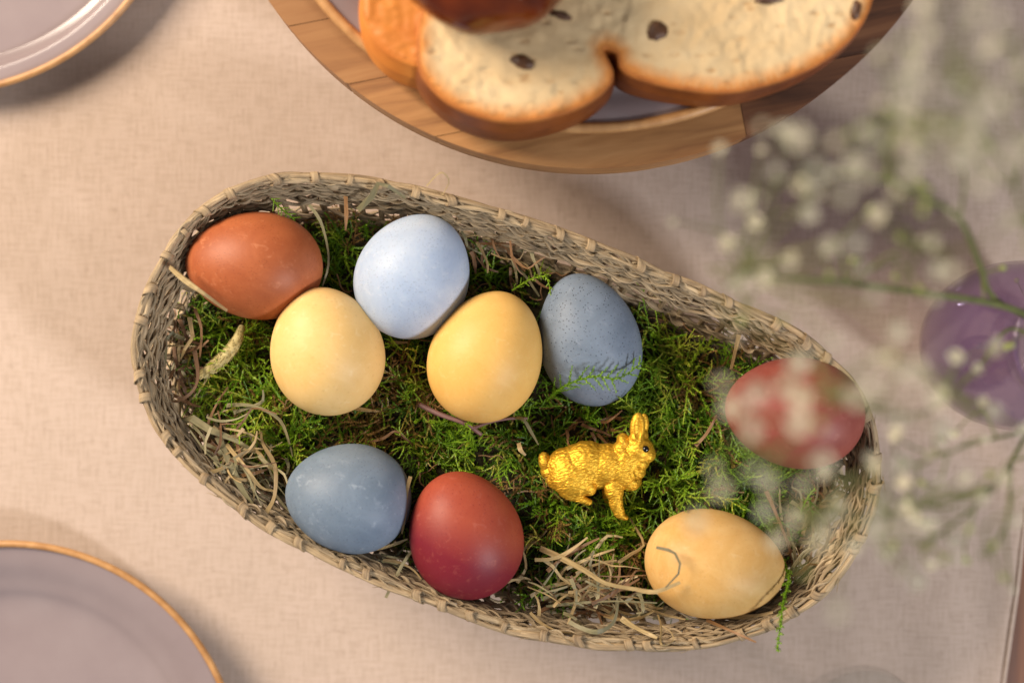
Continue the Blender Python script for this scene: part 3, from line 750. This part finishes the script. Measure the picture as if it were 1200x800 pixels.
sprig('moss_sprig', [(935, 610, 0.05), (945, 585, 0.056), (955, 572, 0.06)], 'thin moss sprig standing under the dusty brick red egg', 0.5, 5, 0.0012, 0.003)

# ------------------------------------------------------------------ hay
def blade(name, pts, w, mat, label, group, th=0.3, per=3, jit=0.0, curl=0.0, taper=True, cat='hay'):
    p = catmull(pts, per); n = len(p); o0 = p[0].copy(); s = np.linspace(0, 1, n)
    W = w * (1 - (0.55 * s ** 2 if taper else 0)) * (1 + 0.15 * np.sin(s * 9 + w * 9e3))
    up = np.c_[np.sin(s * curl), np.cos(s * curl * 1.3) * 0.3, np.ones(n)] if curl else None
    tl_ = 0.9 * math.sin(w * 7e4 + p[0][0] * 900)
    up = np.c_[np.full(n, tl_ * 0.6) * np.cos(s * 3), np.sin(s * 4 + w * 3e4) * 0.6, np.ones(n)]
    m = MB(); v, f, uv = tube(p - o0, W * 1.25, W * th * 0.6, 4, up=up); m.add(v, f, uv); o = m.build(name, mat, smooth=False); o.location = o0
    return tag(o, label, cat, group)
def PX(l): return [tuple(P(*q)) for q in l]
HB = 'single hay blades on the moss'
specials = [
 ([(199, 313, .066), (215, 327, .068), (240, 345, .0675), (266, 364, .061)], .0014, 'hay', 'stiff pale straw stalk laid across the end of the terracotta egg', .7),
 ([(455, 400, .040), (462, 401, .0425), (478, 401, .043)], .0013, 'hay', 'short brown straw stub poking out below the pale blue egg', .7),
 ([(395, 474, .040), (420, 479, .0425), (446, 482, .044)], .0012, 'hay', 'short tan straw stub under the creamy yellow egg', .7),
 ([(265, 475, .047), (285, 474, .050), (305, 478, .051), (328, 492, .050), (338, 515, .048), (343, 535, .045)], .0011, 'greyhay', 'grey green grass blade bent over beside the steel blue egg', .3),
 ([(432, 518, .045), (450, 513, .048), (463, 505, .051), (475, 513, .050), (484, 522, .046)], .0007, 'brownhay', 'thin orange brown stem bent above the steel blue egg', .5),
 ([(481, 558, .060), (477, 575, .066), (475, 600, .066), (471, 625, .060)], .0009, 'hay', 'pale straw fibre hanging between the steel blue egg and crimson egg', .4),
 ([(633, 642, .046), (655, 652, .050), (685, 668, .055), (710, 683, .058), (745, 690, .062), (768, 693, .067), (797, 682, .069)], .0016, 'hay', 'broad pale straw stalk lying against the blunt end of the honey tan egg', .35),
 ([(769, 641, .0695), (783, 644, .0712), (791, 648, .072), (797, 660, .0722), (795, 672, .072), (780, 688, .0705)], .0008, 'greyhay', 'dark bent grass stem lying on the shell of the honey tan egg', .5),
 ([(728, 724, .060), (745, 735, .066), (770, 747, .071)], .0016, 'hay', 'flat pale straw piece lying on the woven wall below the honey tan egg', .4),
 ([(667, 728, .064), (680, 735, .068), (700, 740, .070), (718, 730, .066), (724, 710, .060), (726, 693, .055)], .0013, 'greyhay', 'curled green grey grass blade looping up from the woven wall', .25),
 ([(640, 710, .055), (680, 706, .058), (720, 704, .059), (770, 706, .060)], .0007, 'greyhay', 'long thin grey hay stem running level above the woven wall', .6),
 ([(771, 720, .058), (775, 735, .066), (774, 752, .071), (779, 756, .071), (789, 750, .070), (786, 740, .069), (776, 733, .066)], .0006, 'hay', 'small curly straw fibre looped over the rim below the honey tan egg', .5),
 ([(828, 726, .062), (855, 738, .069), (886, 752, .0755)], .0009, 'brownhay', 'thin brown straw poking over the rim below the honey tan egg', .6),
 ([(845, 722, .058), (880, 722, .063), (906, 717, .067)], .0014, 'hay', 'flat tan straw tucked along the wall right under the honey tan egg', .4),
 ([(898, 575, .045), (912, 608, .046), (926, 645, .047), (933, 688, .048)], .0010, 'brownhay', 'long red brown stem standing past the sharp end of the honey tan egg', .6),
 ([(866, 392, .052), (862, 410, .053), (857, 432, .050), (868, 437, .048)], .0011, 'hay', 'folded pale straw beside the dusty brick red egg', .4),
 ([(815, 522, .046), (828, 508, .048), (840, 486, .050)], .0010, 'brownhay', 'russet stem leaning in the moss left of the dusty brick red egg', .5),
 ([(452, 700, .066), (480, 648, .058), (500, 652, .060), (530, 672, .066), (550, 695, .066)], .0008, 'greyhay', 'thin grass stem arching between the woven wall and the crimson egg', .5),
 ([(500, 218, .0735), (512, 205, .078), (520, 203, .079), (526, 215, .076), (510, 240, .067)], .0004, 'hay', 'hair thin straw fibre curling above the rim over the pale blue egg', .8),
 ([(420, 246, .063), (436, 230, .069), (443, 215, .0745), (455, 218, .0745), (475, 232, .071)], .0016, 'greyhay', 'broad grey green blade folded over the rim above the pale blue egg', .25),
 ([(362, 240, .063), (375, 258, .058), (383, 285, .052), (385, 310, .050), (378, 335, .050)], .0008, 'greyhay', 'curved grass stem beside the terracotta egg', .5),
 ([(405, 230, .066), (406, 250, .062), (405, 270, .056)], .0012, 'brownhay', 'short brown blade hanging down the woven wall above the pale blue egg', .3),
 ([(598, 282, .058), (600, 300, .056), (607, 316, .052), (613, 322, .050)], .0006, 'brownhay', 'thin brown fibre hanging behind the warm yellow egg', .5),
 ([(186, 406, .047), (210, 405, .049), (238, 406, .049)], .0005, 'hay', 'thin straight pale straw by the left end wall near the seed head', .6),
 ([(222, 372, .050), (226, 395, .052), (216, 410, .053), (212, 420, .050)], .0012, 'hay', 'kinked pale straw standing by the grass seed head', .4),
 ([(228, 410, .050), (232, 440, .052), (226, 458, .052), (208, 470, .052), (190, 468, .050)], .0010, 'brownhay', 'hooked brown straw below the grass seed head', .4),
 ([(228, 362, .050), (236, 385, .052), (234, 420, .049)], .0009, 'brownhay', 'brown bent stalk under the stiff pale straw', .4),
 ([(215, 493, .050), (225, 490, .055), (245, 503, .056), (275, 515, .055), (300, 530, .053)], .0022, 'greyhay', 'wide grey green leaf folded over at the curved end of the basket', .2),
 ([(256, 512, .053), (268, 540, .058), (282, 570, .060), (305, 604, .060)], .0020, 'greyhay', 'wide straight grey straw crossing the hay at the basket end', .3),
 ([(312, 600, .060), (322, 580, .061), (322, 545, .058), (308, 520, .055), (306, 505, .052)], .0012, 'hay', 'bowed pale straw looping in the hay beside the steel blue egg', .35),
 ([(238, 555, .060), (262, 548, .061), (280, 533, .058), (300, 528, .056), (315, 545, .057), (326, 556, .056)], .0011, 'hay', 'wavy pale straw lying on top of the hay at the basket end', .35),
 ([(265, 520, .054), (285, 545, .060), (305, 570, .062), (322, 575, .058)], .0013, 'hay', 'pale curved straw leaning on the wide grey straw', .35),
]
for pts, w, mt, lab, th in specials:
    on = 'laid across' in lab or 'shell' in lab or 'blunt end' in lab
    pts = [(x, y_, z + (0.0125 if on else 0.0055 if z < 0.062 else 0.002)) for x, y_, z in pts]
    blade('hay_blade', PX(pts), w * 0.85, M[mt], lab, HB, th, per=1 if 'shell' in lab or 'kinked' in lab or 'folded' in lab else 3)
# forked twig and side grass below the warm yellow egg
tw = tag(empty('twig', P(492, 474, .0515)), 'purple brown forked twig lying under the warm yellow egg', 'twig')
for pts, w in (([(492, 474, .0515), (515, 485, .0555), (545, 496, .057), (564, 509, .0545)], .0012), ([(553, 502, .0565), (575, 494, .057), (598, 490, .0555), (618, 490, .0535)], .0008)):
    p = catmull(PX(pts), 6) - np.array(tw.location); m = MB(); v, f, uv = tube(p, w * np.linspace(1, .7, len(p)), w * .9, 7); m.add(v, f, uv); m.build('stick', M['twig'], tw)
blade('hay_blade', PX([(605, 489, .0555), (614, 492, .0575), (622, 505, .0575), (631, 521, .0545)]), .0009, M['greyhay'], 'short grey grass bent beside the end of the forked twig', HB, .3)
blade('hay_blade', PX([(608, 519, .0545), (610, 527, .0565), (616, 533, .0555)]), .0011, M['hay'], 'tiny pale seed husk standing in the moss near the gold rabbit', HB, .5)
# loose hay heaps: every blade its own thing
def heap(center, spread, rot, count, label, group, zlo, zhi, wmin, wmax, mats, seed, lmax=75):
    rr = random.Random(seed); made = 0; tries = 0
    while made < count and tries < count * 30:
        tries += 1
        u = rr.gauss(0, 0.5); v = rr.gauss(0, 0.5)
        px = center[0] + spread[0] * u * math.cos(R(rot)) - spread[1] * v * math.sin(R(rot)); py = center[1] + spread[0] * u * math.sin(R(rot)) + spread[1] * v * math.cos(R(rot))
        z = rr.uniform(zlo, zhi) + 0.0045; q = P(px, py, z)
        if egg_q(np.array([q.x]), np.array([q.y]))[0] < 1.0: continue
        if not inside(np.array([q.x]), np.array([q.y]), inset_poly(-0.001))[0]: continue
        th = rr.gauss(R(rot), 0.9); L = rr.uniform(22, lmax); k = rr.uniform(-1.2, 1.2); kink = rr.randrange(1, 4); pts = []; x, y_ = px, py; zz = z; dz = rr.uniform(-0.004, 0.004)
        bad = False
        for i in range(5):
            w_ = P(x, y_, zz); e = egg_q(np.array([w_.x]), np.array([w_.y]))[0]
            if e < 0.97: bad = True
            if not inside(np.array([w_.x]), np.array([w_.y]), inset_poly(-0.004))[0]: bad = True
            pts.append(tuple(w_)); x += L / 4 * math.cos(th); y_ += L / 4 * math.sin(th); th += k / 4 + rr.gauss(0, 0.12) + (rr.choice((-1, 1)) * rr.uniform(0.3, 1.3) if i == kink and rr.random() < 0.6 else 0); zz += dz / 4 + rr.gauss(0, 0.0008)
        if bad: continue
        wd = rr.uniform(wmin, wmax); mt = rr.choice(mats); wide = (wmax - wmin) / 3
        look = ('hair thin' if wd < wmin + wide else 'narrow' if wd < wmin + 2 * wide else 'broad') + ' ' + {'hay': 'straw yellow', 'greyhay': 'grey green', 'brownhay': 'brown'}[mt]
        look += (' curled' if abs(k) > 0.8 else ' straight' if abs(k) < 0.3 else ' bent') + (' short' if L < 22 + (lmax - 22) * 0.4 else ' long')
        blade('hay_blade', pts, wd, M[mt], look + ' hay blade ' + label, group, rr.uniform(.25, .6), per=2); made += 1
heap((262, 550), (80, 46), 48, 85, 'in the heap beside the steel blue egg', 'hay heap beside the steel blue egg', .042, .062, .0003, .0010, ['hay', 'greyhay', 'greyhay', 'brownhay'], 1)
heap((672, 698), (95, 38), 8, 110, 'between the crimson and honey tan eggs', 'hay heap between crimson and honey tan eggs', .042, .062, .0003, .0010, ['hay', 'greyhay', 'hay', 'brownhay'], 2)
heap((205, 420), (65, 18), 95, 26, 'along the wall by the seed head', 'hay along the end wall', .040, .050, .0004, .0011, ['hay', 'brownhay', 'greyhay'], 3, 55)
heap((955, 620), (60, 34), -50, 34, 'between honey tan and brick red eggs', 'hay between honey tan and brick red eggs', .040, .054, .0004, .0010, ['brownhay', 'hay', 'greyhay'], 4, 55)
heap((575, 276), (85, 22), 15, 26, 'behind the pale blue egg', 'hay behind the pale blue egg', .040, .050, .0004, .0010, ['brownhay', 'hay', 'greyhay'], 5, 55)
heap((700, 500), (50, 14), 5, 16, 'behind the gold rabbit', 'brown stems behind the gold rabbit', .038, .046, .0004, .0008, ['brownhay'], 6, 40)
heap((440, 664), (60, 12), 24, 16, 'under the steel blue egg by the wall', 'hay under the steel blue egg', .046, .058, .0003, .0009, ['hay', 'greyhay', 'brownhay'], 7, 55)
heap((905, 690), (60, 14), -35, 16, 'past the tip of the honey tan egg', 'hay past the honey tan egg', .046, .056, .0003, .0009, ['hay', 'greyhay', 'brownhay'], 8, 50)
# fine uncountable hay fibres under and between them
m = MB(); rr = random.Random(77)
for i in range(1500):
    if rr.random() < 0.72:
        c, a, b, r = rr.choice(HAYPX); u = rr.gauss(0, .5) * a; v = rr.gauss(0, .5) * b; px = c[0] + u * math.cos(R(r)) - v * math.sin(R(r)); py = c[1] + u * math.sin(R(r)) + v * math.cos(R(r))
    else: px = rr.uniform(180, 1020); py = rr.uniform(230, 740)
    z = rr.uniform(.038, .048); q = P(px, py, z)
    if not inside(np.array([q.x]), np.array([q.y]), big)[0] or egg_q(np.array([q.x]), np.array([q.y]))[0] < .95: continue
    th = rr.uniform(0, 6.28); pts = [np.array(q)]
    for k in range(4): pts.append(pts[-1] + 0.0028 * np.array([math.cos(th), math.sin(th), rr.gauss(0.05, .25)])); th += rr.gauss(0, .55)
    v, f, uv = tube(catmull(pts, 3), rr.uniform(.00018, .00045), .00018, 4, u0=rr.uniform(0, 9)); m.add(v, f, uv)
fo = m.build('fine_hay', M['brownhay']); tag(fo, 'fine brown hay fibres tangled through the moss', 'hay', kind='stuff')

# grass seed head
hd = catmull(PX([(238, 440, .052), (252, 428, .0535), (266, 415, .054), (278, 398, .0525), (284, 382, .0495)]), 8); o0 = hd[0].copy()
sh = tag(empty('grass_seed_head', o0), 'fuzzy pale green grass seed head lying below the terracotta egg', 'seed head')
hd = hd - o0; m = MB(); nn_ = len(hd); W = 0.0027 * np.sin(np.linspace(0.5, 2.9, nn_)) ** .5; v, f, uv = tube(hd, W, W, 8); m.add(v, f, uv); m.build('core', M['seed'], sh)
m = MB(); rr = random.Random(5)
for i in range(620):
    t = rr.uniform(0, nn_ - 1.01); k = int(t); p = hd[k] + (hd[k + 1] - hd[k]) * (t - k); tg = hd[k] - hd[k + 1]; tg /= np.linalg.norm(tg); a = np.cross(tg, [0, 0, 1]); b = np.cross(a, tg); an = rr.uniform(0, 6.28)
    rad = a * math.cos(an) + b * math.sin(an); r0 = W[k] * 0.9; d_ = tg * .85 + rad * .5; L = rr.uniform(.0013, .0022); w = np.cross(d_, rad); w /= np.linalg.norm(w)
    q = p + rad * r0; m.add([q, q + d_ * L * .45 + w * .0003, q + d_ * L, q + d_ * L * .45 - w * .0003], [(0, 1, 2, 3)])
m.build('spikelets', M['seed'], sh)['kind'] = 'stuff'

# ------------------------------------------------------------------ golden rabbit figurine (lies on its side on the moss)
RS = 0.081e-3
def rb(X, Y): return ((X - 440) * RS, (430 - Y) * RS)
ELL = [(385, 425, 185, 122, 3, 0, 8.9), (560, 430, 110, 100, 0, 0, 8.2), (490, 420, 130, 112, 0, 0, 9.0), (585, 395, 75, 90, 0, 0, 7.8), # X, Y, rx, ry (zoomed photo units), rot deg, z mm, rz mm
 (290, 440, 112, 112, 0, 0, 9.2), (390, 405, 120, 112, 0, 0.3, 9.4), (500, 415, 100, 108, 10, 0, 8.8), (575, 450, 92, 92, 0, 0, 8.2), (610, 395, 76, 80, 0, 0, 7.4),
 (430, 480, 130, 70, 0, -1, 8.0), (655, 335, 82, 70, -15, 0.2, 7.2), (700, 362, 46, 42, 0, 0.2, 5.2), (660, 400, 52, 50, 0, 0.4, 6.4), (640, 450, 55, 48, 0, 0, 5.6), (612, 500, 62, 55, 0, 0, 6),
 (650, 213, 40, 78, -4, 2.8, 2.4), (645, 270, 38, 40, 0, 2.2, 3.4), (682, 218, 28, 66, -4, -2.6, 1.9), (676, 270, 32, 38, 0, -1.6, 3.2), (578, 292, 34, 44, 10, 1, 5), (565, 330, 40, 40, 0, 1, 5.5),
 (318, 478, 116, 100, -15, 5.4, 5.2), (400, 520, 42, 46, 20, 5.8, 3.6), (300, 555, 70, 34, -25, 5.0, 3.4), (355, 582, 64, 22, -18, 5.4, 2.3), (395, 597, 26, 18, -10, 5.4, 2.0),
 (530, 540, 50, 62, 10, 4.2, 3.8), (540, 600, 38, 62, 6, 4.4, 2.9), (556, 650, 30, 42, 10, 4.4, 2.4), (580, 680, 28, 17, -20, 4.4, 2.0),
 (500, 585, 32, 60, 5, -4.2, 2.6), (330, 575, 60, 22, -20, -5.2, 2.4),
 (175, 405, 34, 55, 12, 0.5, 4.2), (190, 455, 40, 40, 0, 0, 5.0), (235, 500, 62, 50, -30, 1, 6)]
bm = bmesh.new()
for (X, Y, rx, ry, rot, z, rz) in ELL:
    ux, uy = rb(X, Y); mt = Matrix.Translation((ux, uy, z * 1e-3)) @ Matrix.Rotation(R(rot), 4, 'Z') @ Matrix.Diagonal((rx * RS, ry * RS, rz * 1e-3, 1))
    bmesh.ops.create_icosphere(bm, subdivisions=3, radius=1, matrix=mt)
tmp = bpy.data.meshes.new('tmp'); bm.to_mesh(tmp); bm.free(); to = link('tmp_body', tmp)
rm = to.modifiers.new('r', 'REMESH'); rm.mode = 'VOXEL'; rm.voxel_size = 0.00026
sm = to.modifiers.new('s', 'SMOOTH'); sm.iterations = 22; sm.factor = 0.6
dg = bpy.context.evaluated_depsgraph_get(); dg.update()
body = bpy.data.meshes.new_from_object(to.evaluated_get(dg)); bpy.data.objects.remove(to); body.name = 'body'
nv = len(body.vertices); co = np.empty(nv * 3, np.float32); body.vertices.foreach_get('co', co); co = co.reshape(-1, 3); no = np.empty(nv * 3, np.float32); body.vertices.foreach_get('normal', no); no = no.reshape(-1, 3)
ex, ey = rb(652, 218); dx = (co[:, 0] - ex) / (20 * RS); dy = (co[:, 1] - ey) / (56 * RS); k = np.clip(1 - dx ** 2 - dy ** 2, 0, 1) * (co[:, 2] > 0.002)
co[:, 2] -= (k ** .6) * 0.0014                      # hollow of the ear
fx, fy = rb(660, 320)
for i in range(nv):
    x, y_, z = co[i]
    face = math.exp(-(((x - rb(690, 340)[0]) / 0.0035) ** 2 + ((y_ - rb(690, 340)[1]) / 0.0035) ** 2)); ear = 1.0 if (y_ > rb(0, 275)[1] and x > rb(610, 0)[0]) else 0.0
    amp = 0.00032 * (1 - 0.85 * max(face, ear * 0.9))
    fur = 0.7 * noise.noise((x * 420 + y_ * 300, y_ * 1400 - x * 520, z * 700)) + 0.8 * noise.noise((x * 700, y_ * 2300 - x * 700, z * 1100))
    co[i] += no[i] * (amp * fur)
body.vertices.foreach_set('co', co.ravel()); body.materials.clear(); body.materials.append(M['gold']); body.polygons.foreach_set('use_smooth', [True] * len(body.polygons)); body.update()
rabbit = tag(empty('rabbit_figurine', P(600 + 440 / 4.445, 450 + 430 / 4.445, 0.055)), 'small gold painted rabbit figurine with dark eyes lying on the moss', 'figurine')
rabbit.rotation_euler = (R(8), R(-4), 0)
link('body', body, rabbit)
for (X, Y, z) in ((690, 320, 6.4),):
    for sgn in (1, -1):
        bm = bmesh.new(); bmesh.ops.create_uvsphere(bm, u_segments=20, v_segments=14, radius=0.00150); me = bpy.data.meshes.new('eye'); bm.to_mesh(me); bm.free(); me.materials.append(M['eye']); me.polygons.foreach_set('use_smooth', [True] * len(me.polygons))
        o = link('eye', me, rabbit); o.location = (*rb(X, Y), 0.0002 + sgn * 0.0056)

# ------------------------------------------------------------------ purple vase with baby's breath, drinking glass
vz = 0.060; vc = P(1196, 405, vz); VR = 100 * mpp(vz)
vase = empty('vase', (vc.x, vc.y, 0.0015)); tag(vase, 'round purple glass vase holding the white blossom sprays', 'vase')
prof = [(0.0005, 0.0), (VR * .55, 0.0), (VR * .72, 0.004), (VR * .95, 0.03), (VR, 0.055), (VR * .93, 0.078), (VR * .72, 0.094), (VR * .60, 0.102), (VR * .62, 0.112), (VR * .60, 0.1125), (VR * .575, 0.102), (VR * .69, 0.092), (VR * .90, 0.077), (VR * .96, 0.055), (VR * .91, 0.031), (VR * .68, 0.007), (0.0005, 0.004)]
m = MB(); v, f, uv = lathe([tuple(q) for q in catmull(prof, 5)], 96); m.add(v, f, uv); m.build('bowl', M['purple'], vase)
m = MB(); a = np.linspace(0, 2 * math.pi, 96, endpoint=False); v, f, uv = tube(np.c_[VR * .61 * np.cos(a), VR * .61 * np.sin(a), np.full(96, .113)], .0011, .0011, 8, up=(0, 0, 1), closed=True); m.add(v, f, uv); m.build('lip', M['purple'], vase)
gc = P(1016, 866, 0.004); GR = 79 * mpp(.004)
gl = empty('wine_glass', (gc.x, gc.y, 0.0005)); tag(gl, 'clear stemmed glass whose round foot just shows on the cloth', 'glass')
m = MB(); v, f, uv = lathe([(0.0003, 0), (GR - .001, 0), (GR, .0008), (GR - .001, .0016), (GR * .5, .0030), (.007, .0060), (.0042, .012), (.0003, .0121)], 80); m.add(v, f, uv); m.build('foot', M['clear'], gl)
m = MB(); v, f, uv = lathe([(0.0003, .0121), (.0040, .0121), (.0034, .05), (.0040, .085), (.0003, .0851)], 40); m.add(v, f, uv); m.build('stem', M['clear'], gl)
m = MB(); v, f, uv = lathe([tuple(q) for q in catmull([(0.0003, .0852), (.004, .0853), (.022, .094), (.034, .12), (.036, .15), (.031, .185), (.0302, .1855), (.0295, .185), (.0345, .15), (.0325, .121), (.021, .0965), (.0003, .090)], 4)], 80); m.add(v, f, uv); m.build('bowl', M['clear'], gl)

fl_mesh = []
for k in range(4):
    rr = random.Random(k); m = MB()
    for whorl, (cnt, rad, el) in enumerate(((6, .0031, .25), (6, .0025, .75), (5, .0016, 1.15))):
        for i in range(cnt):
            a = 2 * math.pi * (i + whorl * .5 + rr.uniform(-.15, .15)) / cnt; L = rad * rr.uniform(.85, 1.15); ca, sa = math.cos(a), math.sin(a); e = el + rr.uniform(-.15, .15)
            d_ = np.array([ca * math.cos(e), sa * math.cos(e), math.sin(e)]); w = np.array([-sa, ca, 0]) * L * .42; b = np.array([0, 0, .0008])
            m.add([b, b + d_ * L * .55 + w * .8, b + d_ * L * .95 + w * .7, b + d_ * L - np.array([0, 0, .0002]), b + d_ * L * .95 - w * .7, b + d_ * L * .55 - w * .8], [(0, 1, 2, 3), (0, 3, 4, 5)])
    fl_mesh.append(m.mesh('flower', M['petal']))
m = MB(); v, f, uv = lathe([(.0002, -.0016), (.0009, -.0008), (.0012, .0004), (.0009, .0012)], 8); m.add(v, f, uv); cal_mesh = m.mesh('calyx', M['calyx'])
bm = bmesh.new(); bmesh.ops.create_icosphere(bm, subdivisions=2, radius=.0011); 
for v in bm.verts: v.co.z *= 1.35
bud = bpy.data.meshes.new('bud'); bm.to_mesh(bud); bm.free(); bud.materials.append(M['calyx']); bud.polygons.foreach_set('use_smooth', [True] * len(bud.polygons))
def spray(branches, flowers, label, base, seed, nbuds=10, w0=.0011):
    root = tag(empty('blossom_spray', P(*base)), label, 'flowers', 'white blossom sprays in the vase'); o0 = np.array(root.location); rr = random.Random(seed)
    st = MB(); samp = []
    for bi, (b, w) in enumerate(branches):
        p = catmull(PX(b), 8); w *= 0.75; v, f, uv = tube(p - o0, np.linspace(w, w * .5, len(p)), np.linspace(w, w * .5, len(p)), 7); mm = MB(); mm.add(v, f, uv); mm.build('stem', M['stem'], root)
        samp += [q for q in p[4:]]
    samp = np.array(samp); ped = MB()
    def attach(q, up_t, k):
        d_ = np.linalg.norm(samp - q, axis=1) + 2.0 * np.maximum(samp[:, 2] - q[2] + .004, 0); a = samp[np.argmin(d_)]
        mid = a * .45 + q * .55 + np.array([rr.gauss(0, .003), rr.gauss(0, .003), -.004]); pth = catmull([a, mid, q], 6)
        v, f, uv = tube(pth - o0, np.linspace(.00045, .00028, len(pth)), .0003, 5); ped.add(v, f, uv); return pth[-1] - pth[-3]
    extra = []
    for (x, y_, z, sc) in flowers:                   # each stalk tip carries one to three more small blooms
        for _ in range(rr.choice((0, 1, 1) if 'brick' in label else (1, 1, 2, 2))): extra.append((x + rr.gauss(0, 40), y_ + rr.gauss(0, 36), z + rr.uniform(-.03, .025), rr.uniform(.35, .75)))
    flowers = list(flowers) + extra
    for i, (x, y_, z, sc) in enumerate(flowers):
        q = np.array(P(x, y_, z)); t = attach(q, None, i); o = link('flower', fl_mesh[i % 4], root); o.location = q - o0
        dv = Vector(t).normalized() * .5 + Vector((rr.gauss(0, .25), rr.gauss(0, .25), .8)); o.rotation_euler = dv.to_track_quat('Z', 'Y').to_euler(); o.scale = (sc,) * 3; link('calyx', cal_mesh, o)
    for i in range(nbuds):
        q = samp[rr.randrange(len(samp))] + np.array([rr.gauss(0, .012), rr.gauss(0, .012), rr.uniform(.004, .02)]); attach(q, None, i); o = link('bud', bud, root); o.location = q - o0; o.rotation_euler = (rr.gauss(0, .6), rr.gauss(0, .6), 0)
    ped.build('flower_stalks', M['stem'], root)['kind'] = 'stuff'; return root
rf = random.Random(3)
def fz(lst, z, dz=.028): return [(x, y_, z + rf.uniform(-dz, dz), rf.uniform(.5, .9)) for x, y_ in lst]
spray([([(1262, 402, .02), (1245, 395, .08), (1205, 370, .120), (1162, 355, .138), (1080, 343, .158), (990, 331, .182), (915, 325, .205), (868, 318, .220)], .0022), ([(990, 331, .182), (987, 300, .195), (972, 285, .205)], .0008), ([(1000, 332, .18), (1040, 300, .20), (1080, 290, .215)], .0007)],
      fz([(852, 287), (896, 326), (871, 328), (884, 262), (969, 292), (1001, 285), (1096, 319), (1092, 285), (1028, 254), (947, 251), (975, 400), (1052, 389)], .250), 'slender blossom spray reaching level from the vase towards the long basket wall', (1262, 402, .02), 1)
spray([([(1255, 395, .02), (1238, 385, .08), (1168, 352, .132), (1148, 310, .152), (1125, 258, .174), (1090, 235, .19), (1050, 215, .205), (1000, 205, .225), (945, 203, .24)], .0017), ([(1125, 258, .174), (1130, 212, .195), (1126, 187, .21)], .0008), ([(1050, 215, .205), (1035, 180, .225), (1050, 135, .25)], .0007)],
      fz([(907, 200), (954, 200), (935, 160), (1058, 132), (1069, 68), (1126, 187), (1100, 150), (1010, 150), (1150, 215), (990, 230), (1075, 180), (870, 235)], .285), 'forked blossom spray bending from the vase towards the wooden stand', (1255, 395, .02), 2)
spray([([(1250, 415, .02), (1235, 410, .08), (1185, 385, .125), (1150, 425, .155), (1100, 475, .20), (1050, 487, .222), (990, 470, .25), (930, 458, .272)], .0011), ([(990, 470, .25), (940, 500, .268), (890, 545, .28)], .0006), ([(1100, 475, .20), (1110, 440, .22), (1075, 430, .235)], .0007)],
      fz([(933, 428), (883, 460), (937, 495), (917, 453), (940, 466), (1003, 468), (1020, 453), (880, 503), (1050, 440), (1070, 433), (1100, 467), (1052, 492), (1100, 503), (883, 553), (838, 547), (845, 573), (960, 545)], .272) + fz([(1119, 418), (1152, 470), (1167, 400), (1143, 433)], .20), 'arching blossom spray hanging over the dusty brick red egg', (1250, 415, .02), 3, 8)
spray([([(1256, 425, .02), (1245, 435, .08), (1205, 505, .135), (1165, 570, .165), (1120, 612, .185), (1075, 640, .205)], .0012), ([(1165, 570, .165), (1090, 590, .195), (1040, 605, .215), (965, 600, .25), (925, 590, .262)], .0009), ([(1185, 540, .15), (1180, 610, .18), (1160, 650, .20)], .0009), ([(1205, 505, .135), (1140, 520, .165), (1070, 545, .19)], .0009)],
      fz([(943, 570), (980, 590), (932, 600), (960, 635), (981, 601), (1022, 614)], .26) + fz([(1037, 646), (1074, 680), (1061, 597), (1119, 633), (1080, 616), (1151, 584), (1050, 508), (1102, 515), (1190, 610), (1175, 560), (1130, 560), (1020, 540)], .21), 'low blossom spray spreading from the vase past the basket corner to the cloth edge', (1256, 425, .02), 4, 16)
spray([([(1262, 415, .02), (1256, 405, .08), (1225, 320, .16), (1190, 220, .23), (1150, 140, .27), (1110, 70, .30)], .0012), ([(1190, 220, .23), (1210, 130, .27), (1190, 40, .30)], .0009), ([(1150, 140, .27), (1100, 130, .29), (1050, 90, .30)], .0008)],
      fz([(1150, 60), (1060, 100), (1195, 85), (1165, 120), (1115, 105), (1140, 20), (1085, 40), (1170, 190)], .32), 'tall blossom spray rising upright from the vase, the most blurred', (1262, 415, .02), 5, 12)
